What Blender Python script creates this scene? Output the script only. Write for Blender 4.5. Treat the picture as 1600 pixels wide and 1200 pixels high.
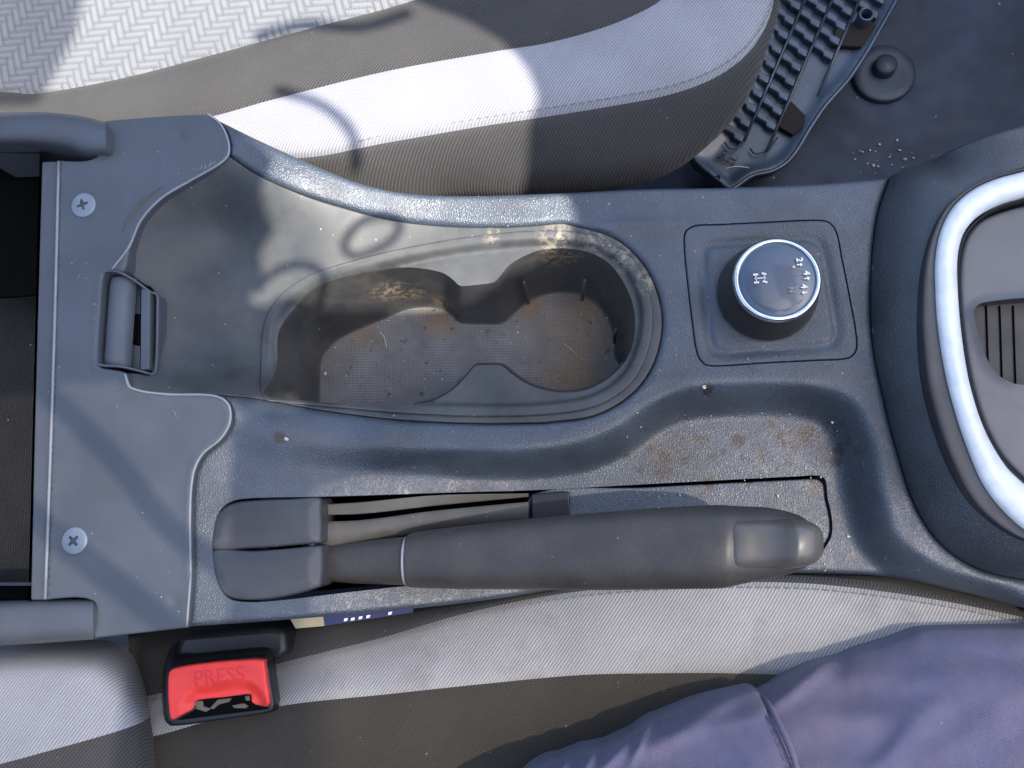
import bpy, bmesh, math, random
import numpy as np
from mathutils import Vector, Matrix
from mathutils.geometry import delaunay_2d_cdt

random.seed(7); rng = np.random.RandomState(7)
for o in list(bpy.data.objects): bpy.data.objects.remove(o)
S = bpy.context.scene
COL = S.collection
# ------------------------------------------------------------------ camera
F = 1300.0; H = 0.5                      # focal length in pixels of the 1600 px photograph, height above the console deck
n = Vector((130, -200, -1300)).normalized()            # plumb direction in camera space
Zc = -n; Xc = (Vector((1, 0, 0)) - Zc * Zc.x).normalized(); Yc = Zc.cross(Xc)
M = Matrix((Xc, Yc, Zc))                               # camera space -> world
cam_d = bpy.data.cameras.new('camera'); cam = bpy.data.objects.new('camera', cam_d); COL.objects.link(cam)
cam.matrix_world = Matrix.Translation((0, 0, H)) @ M.to_4x4()
cam_d.sensor_width = 36; cam_d.lens = 36 * F / 1600; cam_d.clip_start = .01; cam_d.clip_end = 200
S.camera = cam
Mn = np.array(M)
def W(px, py, z=0.0):
    d = M @ Vector((px - 800, 600 - py, -F)); t = (z - H) / d.z
    return Vector((d.x * t, d.y * t, z))
PX = 0.000385
# ------------------------------------------------------------------ light
TRAVEL = Vector((-.48, .12, -1)).normalized()
EXPOSURE = 1.65
wd = bpy.data.worlds.new('World'); S.world = wd; wd.use_nodes = True
nt = wd.node_tree; nt.nodes.clear()
sky = nt.nodes.new('ShaderNodeTexSky'); sky.sky_type = 'NISHITA'; sky.sun_disc = False; sky.ozone_density = .45; sky.dust_density = 1.8
el = math.asin(-TRAVEL.z); sky.sun_elevation = el; sky.sun_rotation = math.atan2(-TRAVEL.x, -TRAVEL.y)
bg = nt.nodes.new('ShaderNodeBackground'); bg.inputs[1].default_value = 0.15
out = nt.nodes.new('ShaderNodeOutputWorld')
nt.links.new(sky.outputs[0], bg.inputs[0]); nt.links.new(bg.outputs[0], out.inputs[0])
sd_ = bpy.data.lights.new('sun', 'SUN'); sd_.energy = 3.3; sd_.angle = math.radians(.5); sd_.color = (1, .95, .87)
sun = bpy.data.objects.new('sun', sd_); COL.objects.link(sun)
sun.rotation_euler = TRAVEL.to_track_quat('-Z', 'Y').to_euler(); sun.location = (1, -1, 3)
S.view_settings.view_transform = 'Standard'; S.view_settings.look = 'None'
S.view_settings.exposure = EXPOSURE; S.view_settings.gamma = 1; S.view_settings.use_curve_mapping = False
S.render.resolution_x = 1024; S.render.resolution_y = 768
S.render.engine = 'CYCLES'

# ------------------------------------------------------------------ materials
class NT:
    def __init__(s, name):
        s.m = bpy.data.materials.new(name); s.m.use_nodes = True; s.t = s.m.node_tree
        s.b = s.t.nodes['Principled BSDF']; s.tc = s.t.nodes.new('ShaderNodeTexCoord')
    def n(s, typ, **kw):
        x = s.t.nodes.new(typ)
        for k, v in kw.items():
            if k.startswith('i_'): x.inputs[k[2:].replace('_', ' ')].default_value = v
            else: setattr(x, k, v)
        return x
    def l(s, a, b): s.t.links.new(a, b)
    def mapping(s, rot=(0, 0, 0), scale=(1, 1, 1), loc=(0, 0, 0)):
        m = s.n('ShaderNodeMapping'); m.inputs[1].default_value = loc; m.inputs[2].default_value = rot; m.inputs[3].default_value = scale
        s.l(s.tc.outputs['Object'], m.inputs[0]); return m.outputs[0]
    def ramp(s, fac, p):
        r = s.n('ShaderNodeValToRGB'); e = r.color_ramp.elements
        e[0].position, e[0].color = p[0][0], (*p[0][1], 1) if len(p[0][1]) == 3 else p[0][1]
        e[1].position, e[1].color = p[-1][0], (*p[-1][1], 1)
        for q in p[1:-1]:
            x = e.new(q[0]); x.color = (*q[1], 1)
        s.l(fac, r.inputs[0]); return r.outputs[0]
    def mix(s, fac, a, b, bt='MIX'):
        m = s.n('ShaderNodeMix', data_type='RGBA', blend_type=bt)
        if isinstance(fac, float): m.inputs[0].default_value = fac
        else: s.l(fac, m.inputs[0])
        for i, v in ((6, a), (7, b)):
            if isinstance(v, tuple): m.inputs[i].default_value = (*v, 1)
            else: s.l(v, m.inputs[i])
        return m.outputs[2]
    def noise(s, scale, detail=3, vec=None, rough=.55):
        x = s.n('ShaderNodeTexNoise'); x.inputs['Scale'].default_value = scale; x.inputs['Detail'].default_value = detail; x.inputs['Roughness'].default_value = rough
        s.l(vec if vec else s.tc.outputs['Object'], x.inputs['Vector']); return x.outputs[0]
    def math(s, op, a, b=None, c=None):
        m = s.n('ShaderNodeMath', operation=op)
        for i, v in enumerate((a, b, c)):
            if v is None: continue
            if isinstance(v, (int, float)): m.inputs[i].default_value = v
            else: s.l(v, m.inputs[i])
        return m.outputs[0]
    def bump(s, h, dist, strength=1.0, prev=None):
        b = s.n('ShaderNodeBump'); b.inputs['Distance'].default_value = dist; b.inputs['Strength'].default_value = strength
        s.l(h, b.inputs['Height'])
        if prev: s.l(prev, b.inputs['Normal'])
        return b.outputs[0]

def specks(N, col, amt=.5, scale=500, thr=.80, c=(.42, .40, .36)):
    v = N.n('ShaderNodeTexVoronoi'); v.inputs['Scale'].default_value = scale; N.l(N.tc.outputs['Object'], v.inputs['Vector'])
    sep = N.n('ShaderNodeSeparateColor'); N.l(v.outputs['Color'], sep.inputs[0])
    pick = N.math('GREATER_THAN', sep.outputs[0], thr)
    small = N.math('LESS_THAN', v.outputs['Distance'], N.math('MULTIPLY', N.math('POWER', sep.outputs[1], 1.6), .30))
    clump = N.math('GREATER_THAN', N.noise(35, 2), .5)
    f = N.math('MULTIPLY', N.math('MULTIPLY', N.math('MULTIPLY', pick, small), clump), amt)
    return N.mix(f, col, c)

def stain_mask(N, spots, flat=False):
    tot = None; src = N.tc.outputs['Object']
    if flat:
        fm = N.n('ShaderNodeVectorMath', operation='MULTIPLY'); fm.inputs[1].default_value = (1, 1, 0); N.l(src, fm.inputs[0]); src = fm.outputs[0]
    for (px, py, z, r) in spots:
        w = W(px, py, z)
        d = N.n('ShaderNodeVectorMath', operation='DISTANCE'); d.inputs[1].default_value = (w.x, w.y, 0 if flat else w.z)
        N.l(src, d.inputs[0])
        m = N.n('ShaderNodeMapRange'); m.inputs[1].default_value = r; m.inputs[2].default_value = r * .2; N.l(d.outputs['Value'], m.inputs[0])
        tot = m.outputs[0] if tot is None else N.math('MAXIMUM', tot, m.outputs[0])
    return tot

def plastic(name, base, rough=.45, grain=0, gs=760, spec=.5, dust=.5, dthr=.86, dscale=520, stains=None, stain_col=(.10, .062, .033), film=None, vary=.25, blot=None, dots=None):
    N = NT(name)
    lo = tuple(c * (1 - vary) for c in base); hi = tuple(c * (1 + vary) for c in base)
    col = N.ramp(N.noise(22, 4), [(.35, lo), (.65, hi)])
    if film:      # dry dust film with soft patches
        f = N.ramp(N.noise(30, 5, rough=.7), [(.42, (0, 0, 0)), (.75, (1, 1, 1))])
        col = N.mix(N.math('MULTIPLY', f, film), col, (.20, .18, .155))
    if stains:
        sm = stain_mask(N, stains)
        brk = N.ramp(N.noise(240, 6, rough=.75), [(.47, (0, 0, 0)), (.56, (1, 1, 1))])
        col = N.mix(N.math('MULTIPLY', N.math('MULTIPLY', sm, brk), .75), col, stain_col)
    if blot:
        sm = stain_mask(N, blot)
        brk = N.ramp(N.noise(300, 3), [(.56, (0, 0, 0)), (.61, (1, 1, 1))])
        col = N.mix(N.math('MULTIPLY', N.math('MULTIPLY', sm, brk), .8), col, (.05, .028, .015))
    if dots:
        dm = stain_mask(N, [(x, y, (0 if y < 620 else (.02 if x < 600 else -.0265)), r * PX * 2.0) for x, y, r in dots], True)
        dm = N.math('MULTIPLY', dm, N.ramp(N.noise(700, 3), [(.32, (.1, .1, .1)), (.5, (1, 1, 1))]))
        col = N.mix(N.math('MINIMUM', N.math('MULTIPLY', dm, 1.6), .93), col, (.030, .013, .005))
    if dust: col = specks(N, col, dust, dscale, dthr)
    N.l(col, N.b.inputs['Base Color'])
    r = N.ramp(N.noise(60, 4), [(.3, (rough * .85,) * 3), (.7, (min(1, rough * 1.2),) * 3)])
    N.l(r, N.b.inputs['Roughness']); N.b.inputs['Specular IOR Level'].default_value = spec
    if grain:
        warp = N.n('ShaderNodeTexNoise'); warp.inputs['Scale'].default_value = 120; N.l(N.tc.outputs['Object'], warp.inputs['Vector'])
        ad = N.n('ShaderNodeVectorMath', operation='MULTIPLY_ADD'); N.l(warp.outputs['Color'], ad.inputs[0]); ad.inputs[1].default_value = (.004,) * 3
        N.l(N.mapping(scale=(1, .72, 1)), ad.inputs[2])
        v = N.n('ShaderNodeTexVoronoi', feature='DISTANCE_TO_EDGE'); v.inputs['Scale'].default_value = gs; N.l(ad.outputs[0], v.inputs['Vector'])
        h = N.n('ShaderNodeMapRange', interpolation_type='SMOOTHSTEP'); h.inputs[2].default_value = .42; N.l(v.outputs[0], h.inputs[0]); h = h.outputs[0]
        b = N.bump(h, .00021, grain)
        gc = N.mix(h, (.66, .66, .66), (1.06, 1.06, 1.06)); N.l(N.mix(1.0, col, gc, 'MULTIPLY'), N.b.inputs['Base Color'])
    else:
        b = N.bump(N.noise(2200, 2), .00008, .35)
    N.l(b, N.b.inputs['Normal'])
    return N.m

def fabric(name, a, b2, ang=35, period=.0017, rough=.95, stain=.0, bumpd=.0004):
    N = NT(name)
    w = N.n('ShaderNodeTexWave', wave_type='BANDS', bands_direction='X'); w.inputs['Scale'].default_value = .314 / period
    w.inputs['Distortion'].default_value = 1.2; w.inputs['Detail'].default_value = 2; w.inputs['Detail Scale'].default_value = 3
    N.l(N.mapping(rot=(0, 0, math.radians(ang))), w.inputs['Vector'])
    fine = N.noise(1500, 2)
    f = N.math('ADD', N.math('MULTIPLY', w.outputs['Fac'], .65), N.math('MULTIPLY', fine, .35))
    col = N.ramp(f, [(.25, a), (.8, b2)])
    big = N.ramp(N.noise(14, 4), [(.3, (.86, .86, .86)), (.7, (1.1, 1.1, 1.1))])
    col = N.mix(1.0, col, big, 'MULTIPLY')
    if stain:
        s = N.ramp(N.noise(26, 5, rough=.7), [(.52, (0, 0, 0)), (.72, (1, 1, 1))])
        col = N.mix(N.math('MULTIPLY', s, stain), col, (.10, .085, .07))
    col = specks(N, col, .3, 420, .975, (.5, .48, .44))
    N.l(col, N.b.inputs['Base Color']); N.b.inputs['Roughness'].default_value = rough
    N.b.inputs['Specular IOR Level'].default_value = .15
    N.b.inputs['Sheen Weight'].default_value = .12; N.b.inputs['Sheen Roughness'].default_value = .5
    N.l(N.bump(f, bumpd, .9), N.b.inputs['Normal'])
    return N.m

def simple(name, base, rough=.4, metal=0, spec=.5, nz=0, coat=0):
    N = NT(name)
    col = N.ramp(N.noise(90, 3), [(.3, tuple(c * .88 for c in base)), (.7, tuple(min(1, c * 1.1) for c in base))])
    N.l(col, N.b.inputs['Base Color'])
    N.b.inputs['Roughness'].default_value = rough; N.b.inputs['Metallic'].default_value = metal; N.b.inputs['Specular IOR Level'].default_value = spec
    N.b.inputs['Coat Weight'].default_value = coat; N.b.inputs['Coat Roughness'].default_value = .08
    if nz: N.l(N.bump(N.noise(900, 3), .0002, nz), N.b.inputs['Normal'])
    return N.m

def grid_rubber(name, base, period=.0019, stains=None):
    N = NT(name)
    sx = N.n('ShaderNodeSeparateXYZ'); N.l(N.tc.outputs['Object'], sx.inputs[0])
    k = 2 * math.pi / period
    a = N.math('SINE', N.math('MULTIPLY', sx.outputs[0], k)); b = N.math('SINE', N.math('MULTIPLY', sx.outputs[1], k))
    h = N.math('MULTIPLY_ADD', N.math('MULTIPLY', a, b), .5, .5)
    mx = N.math('MAXIMUM', a, b)
    col = N.ramp(N.noise(40, 4), [(.35, tuple(c * .75 for c in base)), (.65, tuple(c * 1.25 for c in base))])
    hh = N.math('MULTIPLY_ADD', mx, .5, .5)
    col = N.mix(hh, tuple(c * .62 for c in base), col)
    if stains:
        sm = stain_mask(N, stains)
        brk = N.ramp(N.noise(45, 5, rough=.7), [(.25, (0, 0, 0)), (.55, (1, 1, 1))])
        col = N.mix(N.math('MULTIPLY', N.math('MULTIPLY', sm, brk), .8), col, (.21, .135, .07))
        dk = N.ramp(N.noise(190, 2), [(.66, (0, 0, 0)), (.70, (1, 1, 1))])
        col = N.mix(N.math('MULTIPLY', dk, .6), col, (.03, .022, .016))
    col = specks(N, col, .7, 420, .95, (.5, .46, .38))
    N.l(col, N.b.inputs['Base Color']); N.b.inputs['Roughness'].default_value = .6; N.b.inputs['Specular IOR Level'].default_value = .35
    N.l(N.bump(hh, .0003, .8), N.b.inputs['Normal'])
    return N.m

tray_stains = [(1040, 715, -.028, .020), (1150, 690, -.028, .006), (1255, 680, -.028, .014), (1300, 720, -.028, .010), (1100, 757, -.028, .014), (1275, 760, -.028, .008), (1105, 608, 0, .006), (448, 685, .02, .006)]
tray_blot = [(1200, 705, -.028, .055), (1050, 715, -.028, .04), (1300, 700, -.02, .03)]
M_grain = plastic('grained_plastic', (.058, .074, .096), .45, grain=.65, dust=.75, dthr=.93, stains=tray_stains, blot=tray_blot, spec=.8, dots=[(1098,687,5),(1153,689,7),(1040,715,7),(1035,735,9),(1115,714,4),(1070,720,4),(1258,684,9),(1264,675,6),(1220,680,5),(1225,692,4),(1190,714,4),(1306,705,5),(1305,722,6),(1088,685,4),(1160,715,3.5),(1130,705,3.5),(1240,700,4),(1108,757,6),(1170,753,5),(1278,752,7),(1106,607,6),(448,686,6),(980,715,4),(1015,700,4),(1000,735,4),(1206,664,4)])
M_grain2 = plastic('dash_grain', (.046, .054, .066), .47, grain=.65, dust=.3, dthr=.96, spec=.9)
M_smooth = plastic('smooth_plastic', (.078, .086, .098), .48, dust=.45, dthr=.955, film=.03, vary=.12, dscale=420)
M_inner = plastic('inner_plastic', (.05, .052, .052), .50, dust=.5, dthr=.94, film=.22, dscale=430,
                  stains=[(870, 372, 0, .016), (930, 375, 0, .014), (975, 400, 0, .012), (1010, 440, 0, .010), (770, 370, 0, .008)], stain_col=(.30, .25, .17))
M_wall = plastic('cup_wall_plastic', (.045, .044, .042), .45, dust=.4, dthr=.93, film=.3,
                 stains=[(640, 470, -.04, .018), (610, 455, -.03, .016), (870, 400, -.01, .02), (690, 470, -.05, .012)], stain_col=(.28, .20, .12))
M_mat = grid_rubber('cup_floor_rubber', (.165, .16, .152), stains=[(940, 500, -.06, .06), (690, 490, -.06, .022), (900, 590, -.06, .035), (560, 510, -.06, .02), (830, 480, -.06, .014)])
M_black = simple('black_plastic', (.012, .012, .013), .35)
M_bead = simple('scuffed_edge', (.24, .245, .26), .4)
M_hole = simple('dark_cavity', (.004, .004, .004), .9, spec=.05)
M_bin = grid_rubber('bin_lining', (.016, .015, .014), .0018)
M_knob = plastic('knob_plastic', (.035, .028, .025), .35, dust=.3, dthr=.97, stains=[(1152, 487, .01, .005)], stain_col=(.3, .24, .14))
M_chrome = simple('chrome', (.82, .84, .85), .10, metal=1)
M_dial = simple('dial_face', (.022, .048, .085), .34, spec=1.0, coat=.5)
M_white = simple('white_print', (.85, .84, .78), .5)
M_dim = simple('dim_print', (.25, .28, .30), .5)
M_orange = simple('orange_light', (.95, .55, .40), .4)
M_silver = simple('satin_silver', (.78, .80, .80), .45, metal=.1, spec=.6)
M_gloss = plastic('fascia_panel', (.11, .11, .115), .34, dust=.25, dthr=.975, vary=.1, spec=.6)
M_dkpl = plastic('fascia_lip', (.04, .04, .042), .4, dust=0)
M_lever = plastic('lever_rubber', (.062, .057, .052), .46, grain=.16, gs=1300, dust=.35, dthr=.96, film=.06, spec=.55)
M_button = simple('button_plastic', (.085, .078, .068), .38, spec=.7)
M_boot = plastic('boot_rubber', (.045, .047, .052), .42, dust=.25, dthr=.96, film=.10)
M_dusty = plastic('dusty_slide', (.085, .077, .066), .7, dust=.6, dthr=.88, film=.3, dscale=700)
M_screw = simple('zinc_screw', (.26, .28, .30), .45, metal=.6, nz=.8)
M_red = simple('red_plastic', (.88, .055, .042), .40, spec=.4)
M_brass = simple('worn_metal', (.16, .13, .09), .5, metal=.5, nz=.8)
M_light = fabric('light_grey_fabric', (.22, .22, .235), (.35, .35, .37), 35, stain=.12)
M_light2 = fabric('light_grey_fabric_driver', (.26, .25, .24), (.43, .415, .395), 35, stain=.3)
M_dark = fabric('charcoal_fabric', (.040, .038, .037), (.074, .071, .068), 38, .0017, stain=.12)
M_brownf = fabric('brown_fabric', (.040, .034, .027), (.075, .065, .051), 60, .0014, stain=.1)
M_patt = fabric('patterned_fabric', (.17, .172, .176), (.26, .263, .268), 35, .0014)
_t = M_patt.node_tree; _b = _t.nodes['Principled BSDF']; _c = _b.inputs['Base Color'].links[0].from_socket
_a = _t.nodes.new('ShaderNodeAttribute'); _a.attribute_name = 'pat'; _m = _t.nodes.new('ShaderNodeMix'); _m.data_type = 'RGBA'
_t.links.new(_a.outputs['Fac'], _m.inputs[0]); _t.links.new(_c, _m.inputs[6]); _m.inputs[7].default_value = (.135, .14, .148, 1); _t.links.new(_m.outputs[2], _b.inputs['Base Color'])
M_thread = simple('thread', (.16, .15, .15), .9)
M_carpet = plastic('floor_lining', (.018, .029, .052), .6, dust=.6, dthr=.975, film=.05, dscale=300, spec=.4)
M_trim = plastic('sill_plastic', (.034, .054, .082), .34, dust=.4, dthr=.965, spec=.8)
M_fast = plastic('fastener_plastic', (.022, .032, .052), .5, dust=.3, dthr=.95)
M_cabin = simple('cabin_trim', (.05, .040, .032), .8, spec=.2)
M_crumb = simple('crumb', (.62, .56, .44), .8)
M_hair = simple('fibre', (.65, .58, .45), .6)

def trouser_mat():
    N = NT('faded_cotton')
    col = N.ramp(N.noise(11, 5, rough=.6), [(.3, (.075, .08, .135)), (.5, (.105, .105, .175)), (.62, (.135, .122, .18)), (.75, (.17, .14, .175))])
    w = N.n('ShaderNodeTexWave', wave_type='BANDS'); w.inputs['Scale'].default_value = .314 / .0011; w.inputs['Distortion'].default_value = 1.5
    N.l(N.mapping(rot=(0, 0, math.radians(-35))), w.inputs['Vector'])
    col = N.mix(N.math('MULTIPLY', w.outputs['Fac'], .12), col, (.05, .05, .13))
    col = specks(N, col, .4, 260, .975, (.5, .48, .55))
    N.l(col, N.b.inputs['Base Color']); N.b.inputs['Roughness'].default_value = .9; N.b.inputs['Specular IOR Level'].default_value = .2
    N.b.inputs['Sheen Weight'].default_value = .2
    b = N.bump(N.noise(45, 5), .003, .5); b = N.bump(w.outputs['Fac'], .0003, .8, b)
    N.l(b, N.b.inputs['Normal']); return N.m
M_cotton = trouser_mat()

# ------------------------------------------------------------------ object helpers
def thing(name, label, cat, loc=(0, 0, 0), group=None):
    o = bpy.data.objects.new(name, None); COL.objects.link(o); o.location = loc; o.empty_display_size = .02
    o['label'] = label; o['category'] = cat
    if group: o['group'] = group
    return o
def link(name, me, mat, parent=None, smooth=True):
    o = bpy.data.objects.new(name, me); COL.objects.link(o)
    if mat: me.materials.append(mat)
    if smooth: me.polygons.foreach_set('use_smooth', [True] * len(me.polygons))
    if parent:
        o.parent = parent
        p = parent; off = Vector((0, 0, 0))
        while p: off += p.location; p = p.parent
        o.location = -off
    return o
def mesh(name, v, f, mat, parent=None, smooth=True):
    me = bpy.data.meshes.new(name); me.from_pydata([tuple(map(float, a)) for a in v], [], [tuple(map(int, a)) for a in f]); me.update()
    return link(name, me, mat, parent, smooth)
def tag(o, label=None, cat=None, group=None, kind=None):
    for k, v in (('label', label), ('category', cat), ('group', group), ('kind', kind)):
        if v: o[k] = v
    return o
def autosmooth(o, ang=35):
    a = math.radians(ang); bm = bmesh.new(); bm.from_mesh(o.data)
    for e in bm.edges:
        if len(e.link_faces) == 2 and e.calc_face_angle(0) > a: e.smooth = False
    bm.to_mesh(o.data); bm.free(); return o

def spl(pts, n=8, closed=True):
    P = np.array(pts, float); N = len(P); res = []
    rg = range(N if closed else N - 1)
    for i in rg:
        if closed: a, b, c, d = P[(i - 1) % N], P[i], P[(i + 1) % N], P[(i + 2) % N]
        else: a, b, c, d = P[max(i - 1, 0)], P[i], P[i + 1], P[min(i + 2, N - 1)]
        # centripetal-ish: scale tangents with segment length
        L = np.linalg.norm(c[:2] - b[:2]); La = np.linalg.norm(b[:2] - a[:2]) + 1e-9; Lb = np.linalg.norm(d[:2] - c[:2]) + 1e-9
        m1 = (c - a) / (L + La) * L if La > 1e-6 else (c - b); m2 = (d - b) / (L + Lb) * L if Lb > 1e-6 else (c - b)
        for k in range(n):
            t = k / n; t2 = t * t; t3 = t2 * t
            res.append((2*t3 - 3*t2 + 1) * b + (t3 - 2*t2 + t) * m1 + (-2*t3 + 3*t2) * c + (t3 - t2) * m2)
    if not closed: res.append(P[-1])
    return np.array(res)
def resample(P, step, closed=True):
    P = np.asarray(P, float)
    Q = np.vstack([P, P[:1]]) if closed else P
    d = np.r_[0, np.cumsum(np.linalg.norm(np.diff(Q[:, :2], axis=0), axis=1))]
    n = max(int(round(d[-1] / step)), 4)
    s = np.linspace(0, d[-1], n + 1); s = s[:-1] if closed else s
    return np.stack([np.interp(s, d, Q[:, k]) for k in range(Q.shape[1])], 1)
def resample_n(P, n):
    P = np.asarray(P, float); d = np.r_[0, np.cumsum(np.linalg.norm(np.diff(P, axis=0), axis=1))]
    s = np.linspace(0, d[-1], n); return np.stack([np.interp(s, d, P[:, k]) for k in range(P.shape[1])], 1)
def Wl(pts, z=0.0):    # pixel list (2 or 3 columns) -> world xyz array
    return np.array([tuple(W(p[0], p[1], p[2] if len(p) > 2 else z)) for p in pts])
def inside(P, pts):
    x, y = pts[:, 0], pts[:, 1]; r = np.zeros(len(pts), bool); N = len(P)
    for i in range(N):
        x1, y1 = P[i, 0], P[i, 1]; x2, y2 = P[(i + 1) % N, 0], P[(i + 1) % N, 1]
        if y1 == y2: continue
        c = ((y1 > y) != (y2 > y)) & (x < (x2 - x1) * (y - y1) / (y2 - y1) + x1)
        r ^= c
    return r
def dist(P, pts, closed=True):
    best = np.full(len(pts), 1e9); N = len(P)
    for i in range(N if closed else N - 1):
        a = P[i, :2]; b = P[(i + 1) % N, :2]; ab = b - a; L = ab @ ab
        if L < 1e-14: continue
        t = np.clip(((pts - a) @ ab) / L, 0, 1)
        best = np.minimum(best, np.hypot(*(pts - a - t[:, None] * ab).T))
    return best
def sd(P, pts):
    d = dist(P, pts); return np.where(inside(P, pts), -d, d)
def sm(x, a, b):
    t = np.clip((x - a) / (b - a), 0, 1); return t * t * (3 - 2 * t)
def area(P): return .5 * np.sum(P[:, 0] * np.roll(P[:, 1], -1) - np.roll(P[:, 0], -1) * P[:, 1])
def offset(P, d):      # positive = inward
    P = np.asarray(P, float); t = np.roll(P[:, :2], -1, 0) - np.roll(P[:, :2], 1, 0)
    t /= np.linalg.norm(t, axis=1)[:, None] + 1e-12
    nn = np.stack([-t[:, 1], t[:, 0]], 1) * (1 if area(P) > 0 else -1)
    Q = P.copy(); Q[:, :2] += nn * d; return Q
def surf(name, outer, holes, zf, mat, parent=None, step=.0022, rnd=0.0, skirt=0.0, hskirt=0.0, brim=None, flip=False):
    """clean-edged sheet z = zf(xy) inside outer minus holes, rounded (rnd) at its outer edge, with skirt going down"""
    bstep = brim or step * .8
    O = resample(outer, bstep)[:, :2]; Hs = [resample(h, bstep)[:, :2] for h in holes]
    lo, hi = O.min(0), O.max(0)
    gx, gy = np.meshgrid(np.arange(lo[0], hi[0], step), np.arange(lo[1], hi[1], step * .866))
    gx = gx + (np.arange(gx.shape[0]) % 2)[:, None] * step * .5
    G = np.stack([gx.ravel(), gy.ravel()], 1)
    G += rng.uniform(-.08, .08, G.shape) * step
    dO = dist(O, G); k = inside(O, G) & (dO > max(step * .6, rnd * 1.1))
    for h in Hs: k &= ~inside(h, G) & (dist(h, G) > step * .6)
    G = G[k]
    extra = []
    if rnd:
        for fr in (.12, .35, .65, 1.0):
            q = offset(O, rnd * fr)
            kk = inside(O, q) & (dist(O, q) > rnd * fr * .9)
            for h in Hs: kk &= ~inside(h, q) & (dist(h, q) > step * .4)
            extra.append(q[kk])
    loops = [O] + Hs; verts = np.vstack(loops + extra + [G]) * 1000
    edges = []; s = 0
    for L in loops:
        m = len(L); edges += [(s + i, s + (i + 1) % m) for i in range(m)]; s += m
    vo, eo, fo, ov, oe, of = delaunay_2d_cdt([Vector(v) for v in verts], edges, [], 0, 1e-5)
    V = np.array([tuple(v) for v in vo]) / 1000; Fc = np.array([tuple(f) for f in fo if len(f) == 3])
    C = V[Fc].mean(1); k = inside(O, C)
    for h in Hs: k &= ~inside(h, C)
    Fc = Fc[k]
    z = zf(V)
    if rnd:
        d = np.clip(dist(O, V), 0, rnd); z = z - (rnd - np.sqrt(np.maximum(rnd**2 - (rnd - d)**2, 0)))
    a = V[Fc[:, 0]]; b = V[Fc[:, 1]]; c = V[Fc[:, 2]]
    cr = (b[:, 0]-a[:, 0])*(c[:, 1]-a[:, 1]) - (b[:, 1]-a[:, 1])*(c[:, 0]-a[:, 0])
    Fc[cr < 0] = Fc[cr < 0][:, ::-1]
    VV = [(x, y, zz) for (x, y), zz in zip(V, z)]; FF = [tuple(f) for f in Fc]
    for li, (L, dep) in enumerate([(O, skirt)] + [(h, hskirt) for h in Hs]):
        if not dep: continue
        zl = zf(L) - (rnd if li == 0 else 0); b0 = len(VV); m = len(L)
        VV += [(x, y, zz) for (x, y), zz in zip(L, zl)] + [(x, y, zz - dep) for (x, y), zz in zip(L, zl)]
        ccw = area(L) > 0
        for i in range(m):
            j = (i + 1) % m; q = (b0 + i, b0 + m + i, b0 + m + j, b0 + j)
            if (ccw and li == 0) or (not ccw and li > 0): FF.append(q)
            else: FF.append(q[::-1])
    return mesh(name, VV, FF, mat, parent)
def loft(name, rows, mat, parent=None, closed=False, cap0=False, cap1=False, smooth=True):
    R = [np.asarray(r) for r in rows]; m = len(R[0]); V = np.vstack(R); Fc = []
    for i in range(len(R) - 1):
        for j in range(m if closed else m - 1):
            k = (j + 1) % m; Fc.append((i*m + j, i*m + k, (i+1)*m + k, (i+1)*m + j))
    if cap0: Fc.append(tuple(range(m))[::-1])
    if cap1: Fc.append(tuple(range((len(R)-1)*m, len(R)*m)))
    o = mesh(name, V, Fc, mat, parent, smooth)
    bm = bmesh.new(); bm.from_mesh(o.data); bmesh.ops.recalc_face_normals(bm, faces=bm.faces); bm.to_mesh(o.data); bm.free()
    return o
def subs(o, lv=2):
    m = o.modifiers.new('s', 'SUBSURF'); m.levels = lv; m.render_levels = lv; return o
def bev(o, w, seg=3):
    m = o.modifiers.new('b', 'BEVEL'); m.width = w; m.segments = seg; m.limit_method = 'ANGLE'; m.angle_limit = math.radians(30); return o
def solid(name, P, z0, z1, mat, parent=None, b=0):     # world polygon (xy) extruded z0..z1
    P = np.asarray(P)[:, :2]
    if area(P) < 0: P = P[::-1]
    m = len(P); V = [(x, y, z1) for x, y in P] + [(x, y, z0) for x, y in P]
    Fc = [tuple(range(m)), tuple(range(m, 2*m))[::-1]] + [(i, m+i, m+(i+1) % m, (i+1) % m) for i in range(m)]
    o = mesh(name, V, Fc, mat, parent, True)
    if b: bev(o, b)
    return autosmooth(o)
def tube(name, pts, r, mat, parent=None, seg=8):
    P = [Vector(p) for p in pts]; rows = []; rr = r if hasattr(r, '__len__') else [r] * len(P)
    up = Vector((0, 0, 1))
    for i, p in enumerate(P):
        t = (P[min(i+1, len(P)-1)] - P[max(i-1, 0)]).normalized(); a = t.cross(up)
        if a.length < 1e-4: a = t.cross(Vector((0, 1, 0)))
        a.normalize(); b = t.cross(a)
        rows.append([tuple(p + (a*math.cos(u) + b*math.sin(u)) * rr[i]) for u in [2*math.pi*k/seg for k in range(seg)]])
    return loft(name, rows, mat, parent, True, True, True)
def lathe(name, prof, c, mat, parent=None, seg=72):
    rows = [[(c[0] + r*math.cos(a), c[1] + r*math.sin(a), c[2] + z) for a in [2*math.pi*k/seg for k in range(seg)]] for r, z in prof]
    return loft(name, rows, mat, parent, True)
def rrect(cx, cy, hx, hy, r, n=6):
    out = []
    for sx, sy, a0 in ((1, 1, 0), (-1, 1, 90), (-1, -1, 180), (1, -1, 270)):
        for k in range(n + 1):
            a = math.radians(a0 + 90*k/n); out.append((cx + sx*(hx-r) + r*math.cos(a), cy + sy*(hy-r) + r*math.sin(a)))
    return np.array(out)
boldness = 0
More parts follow.
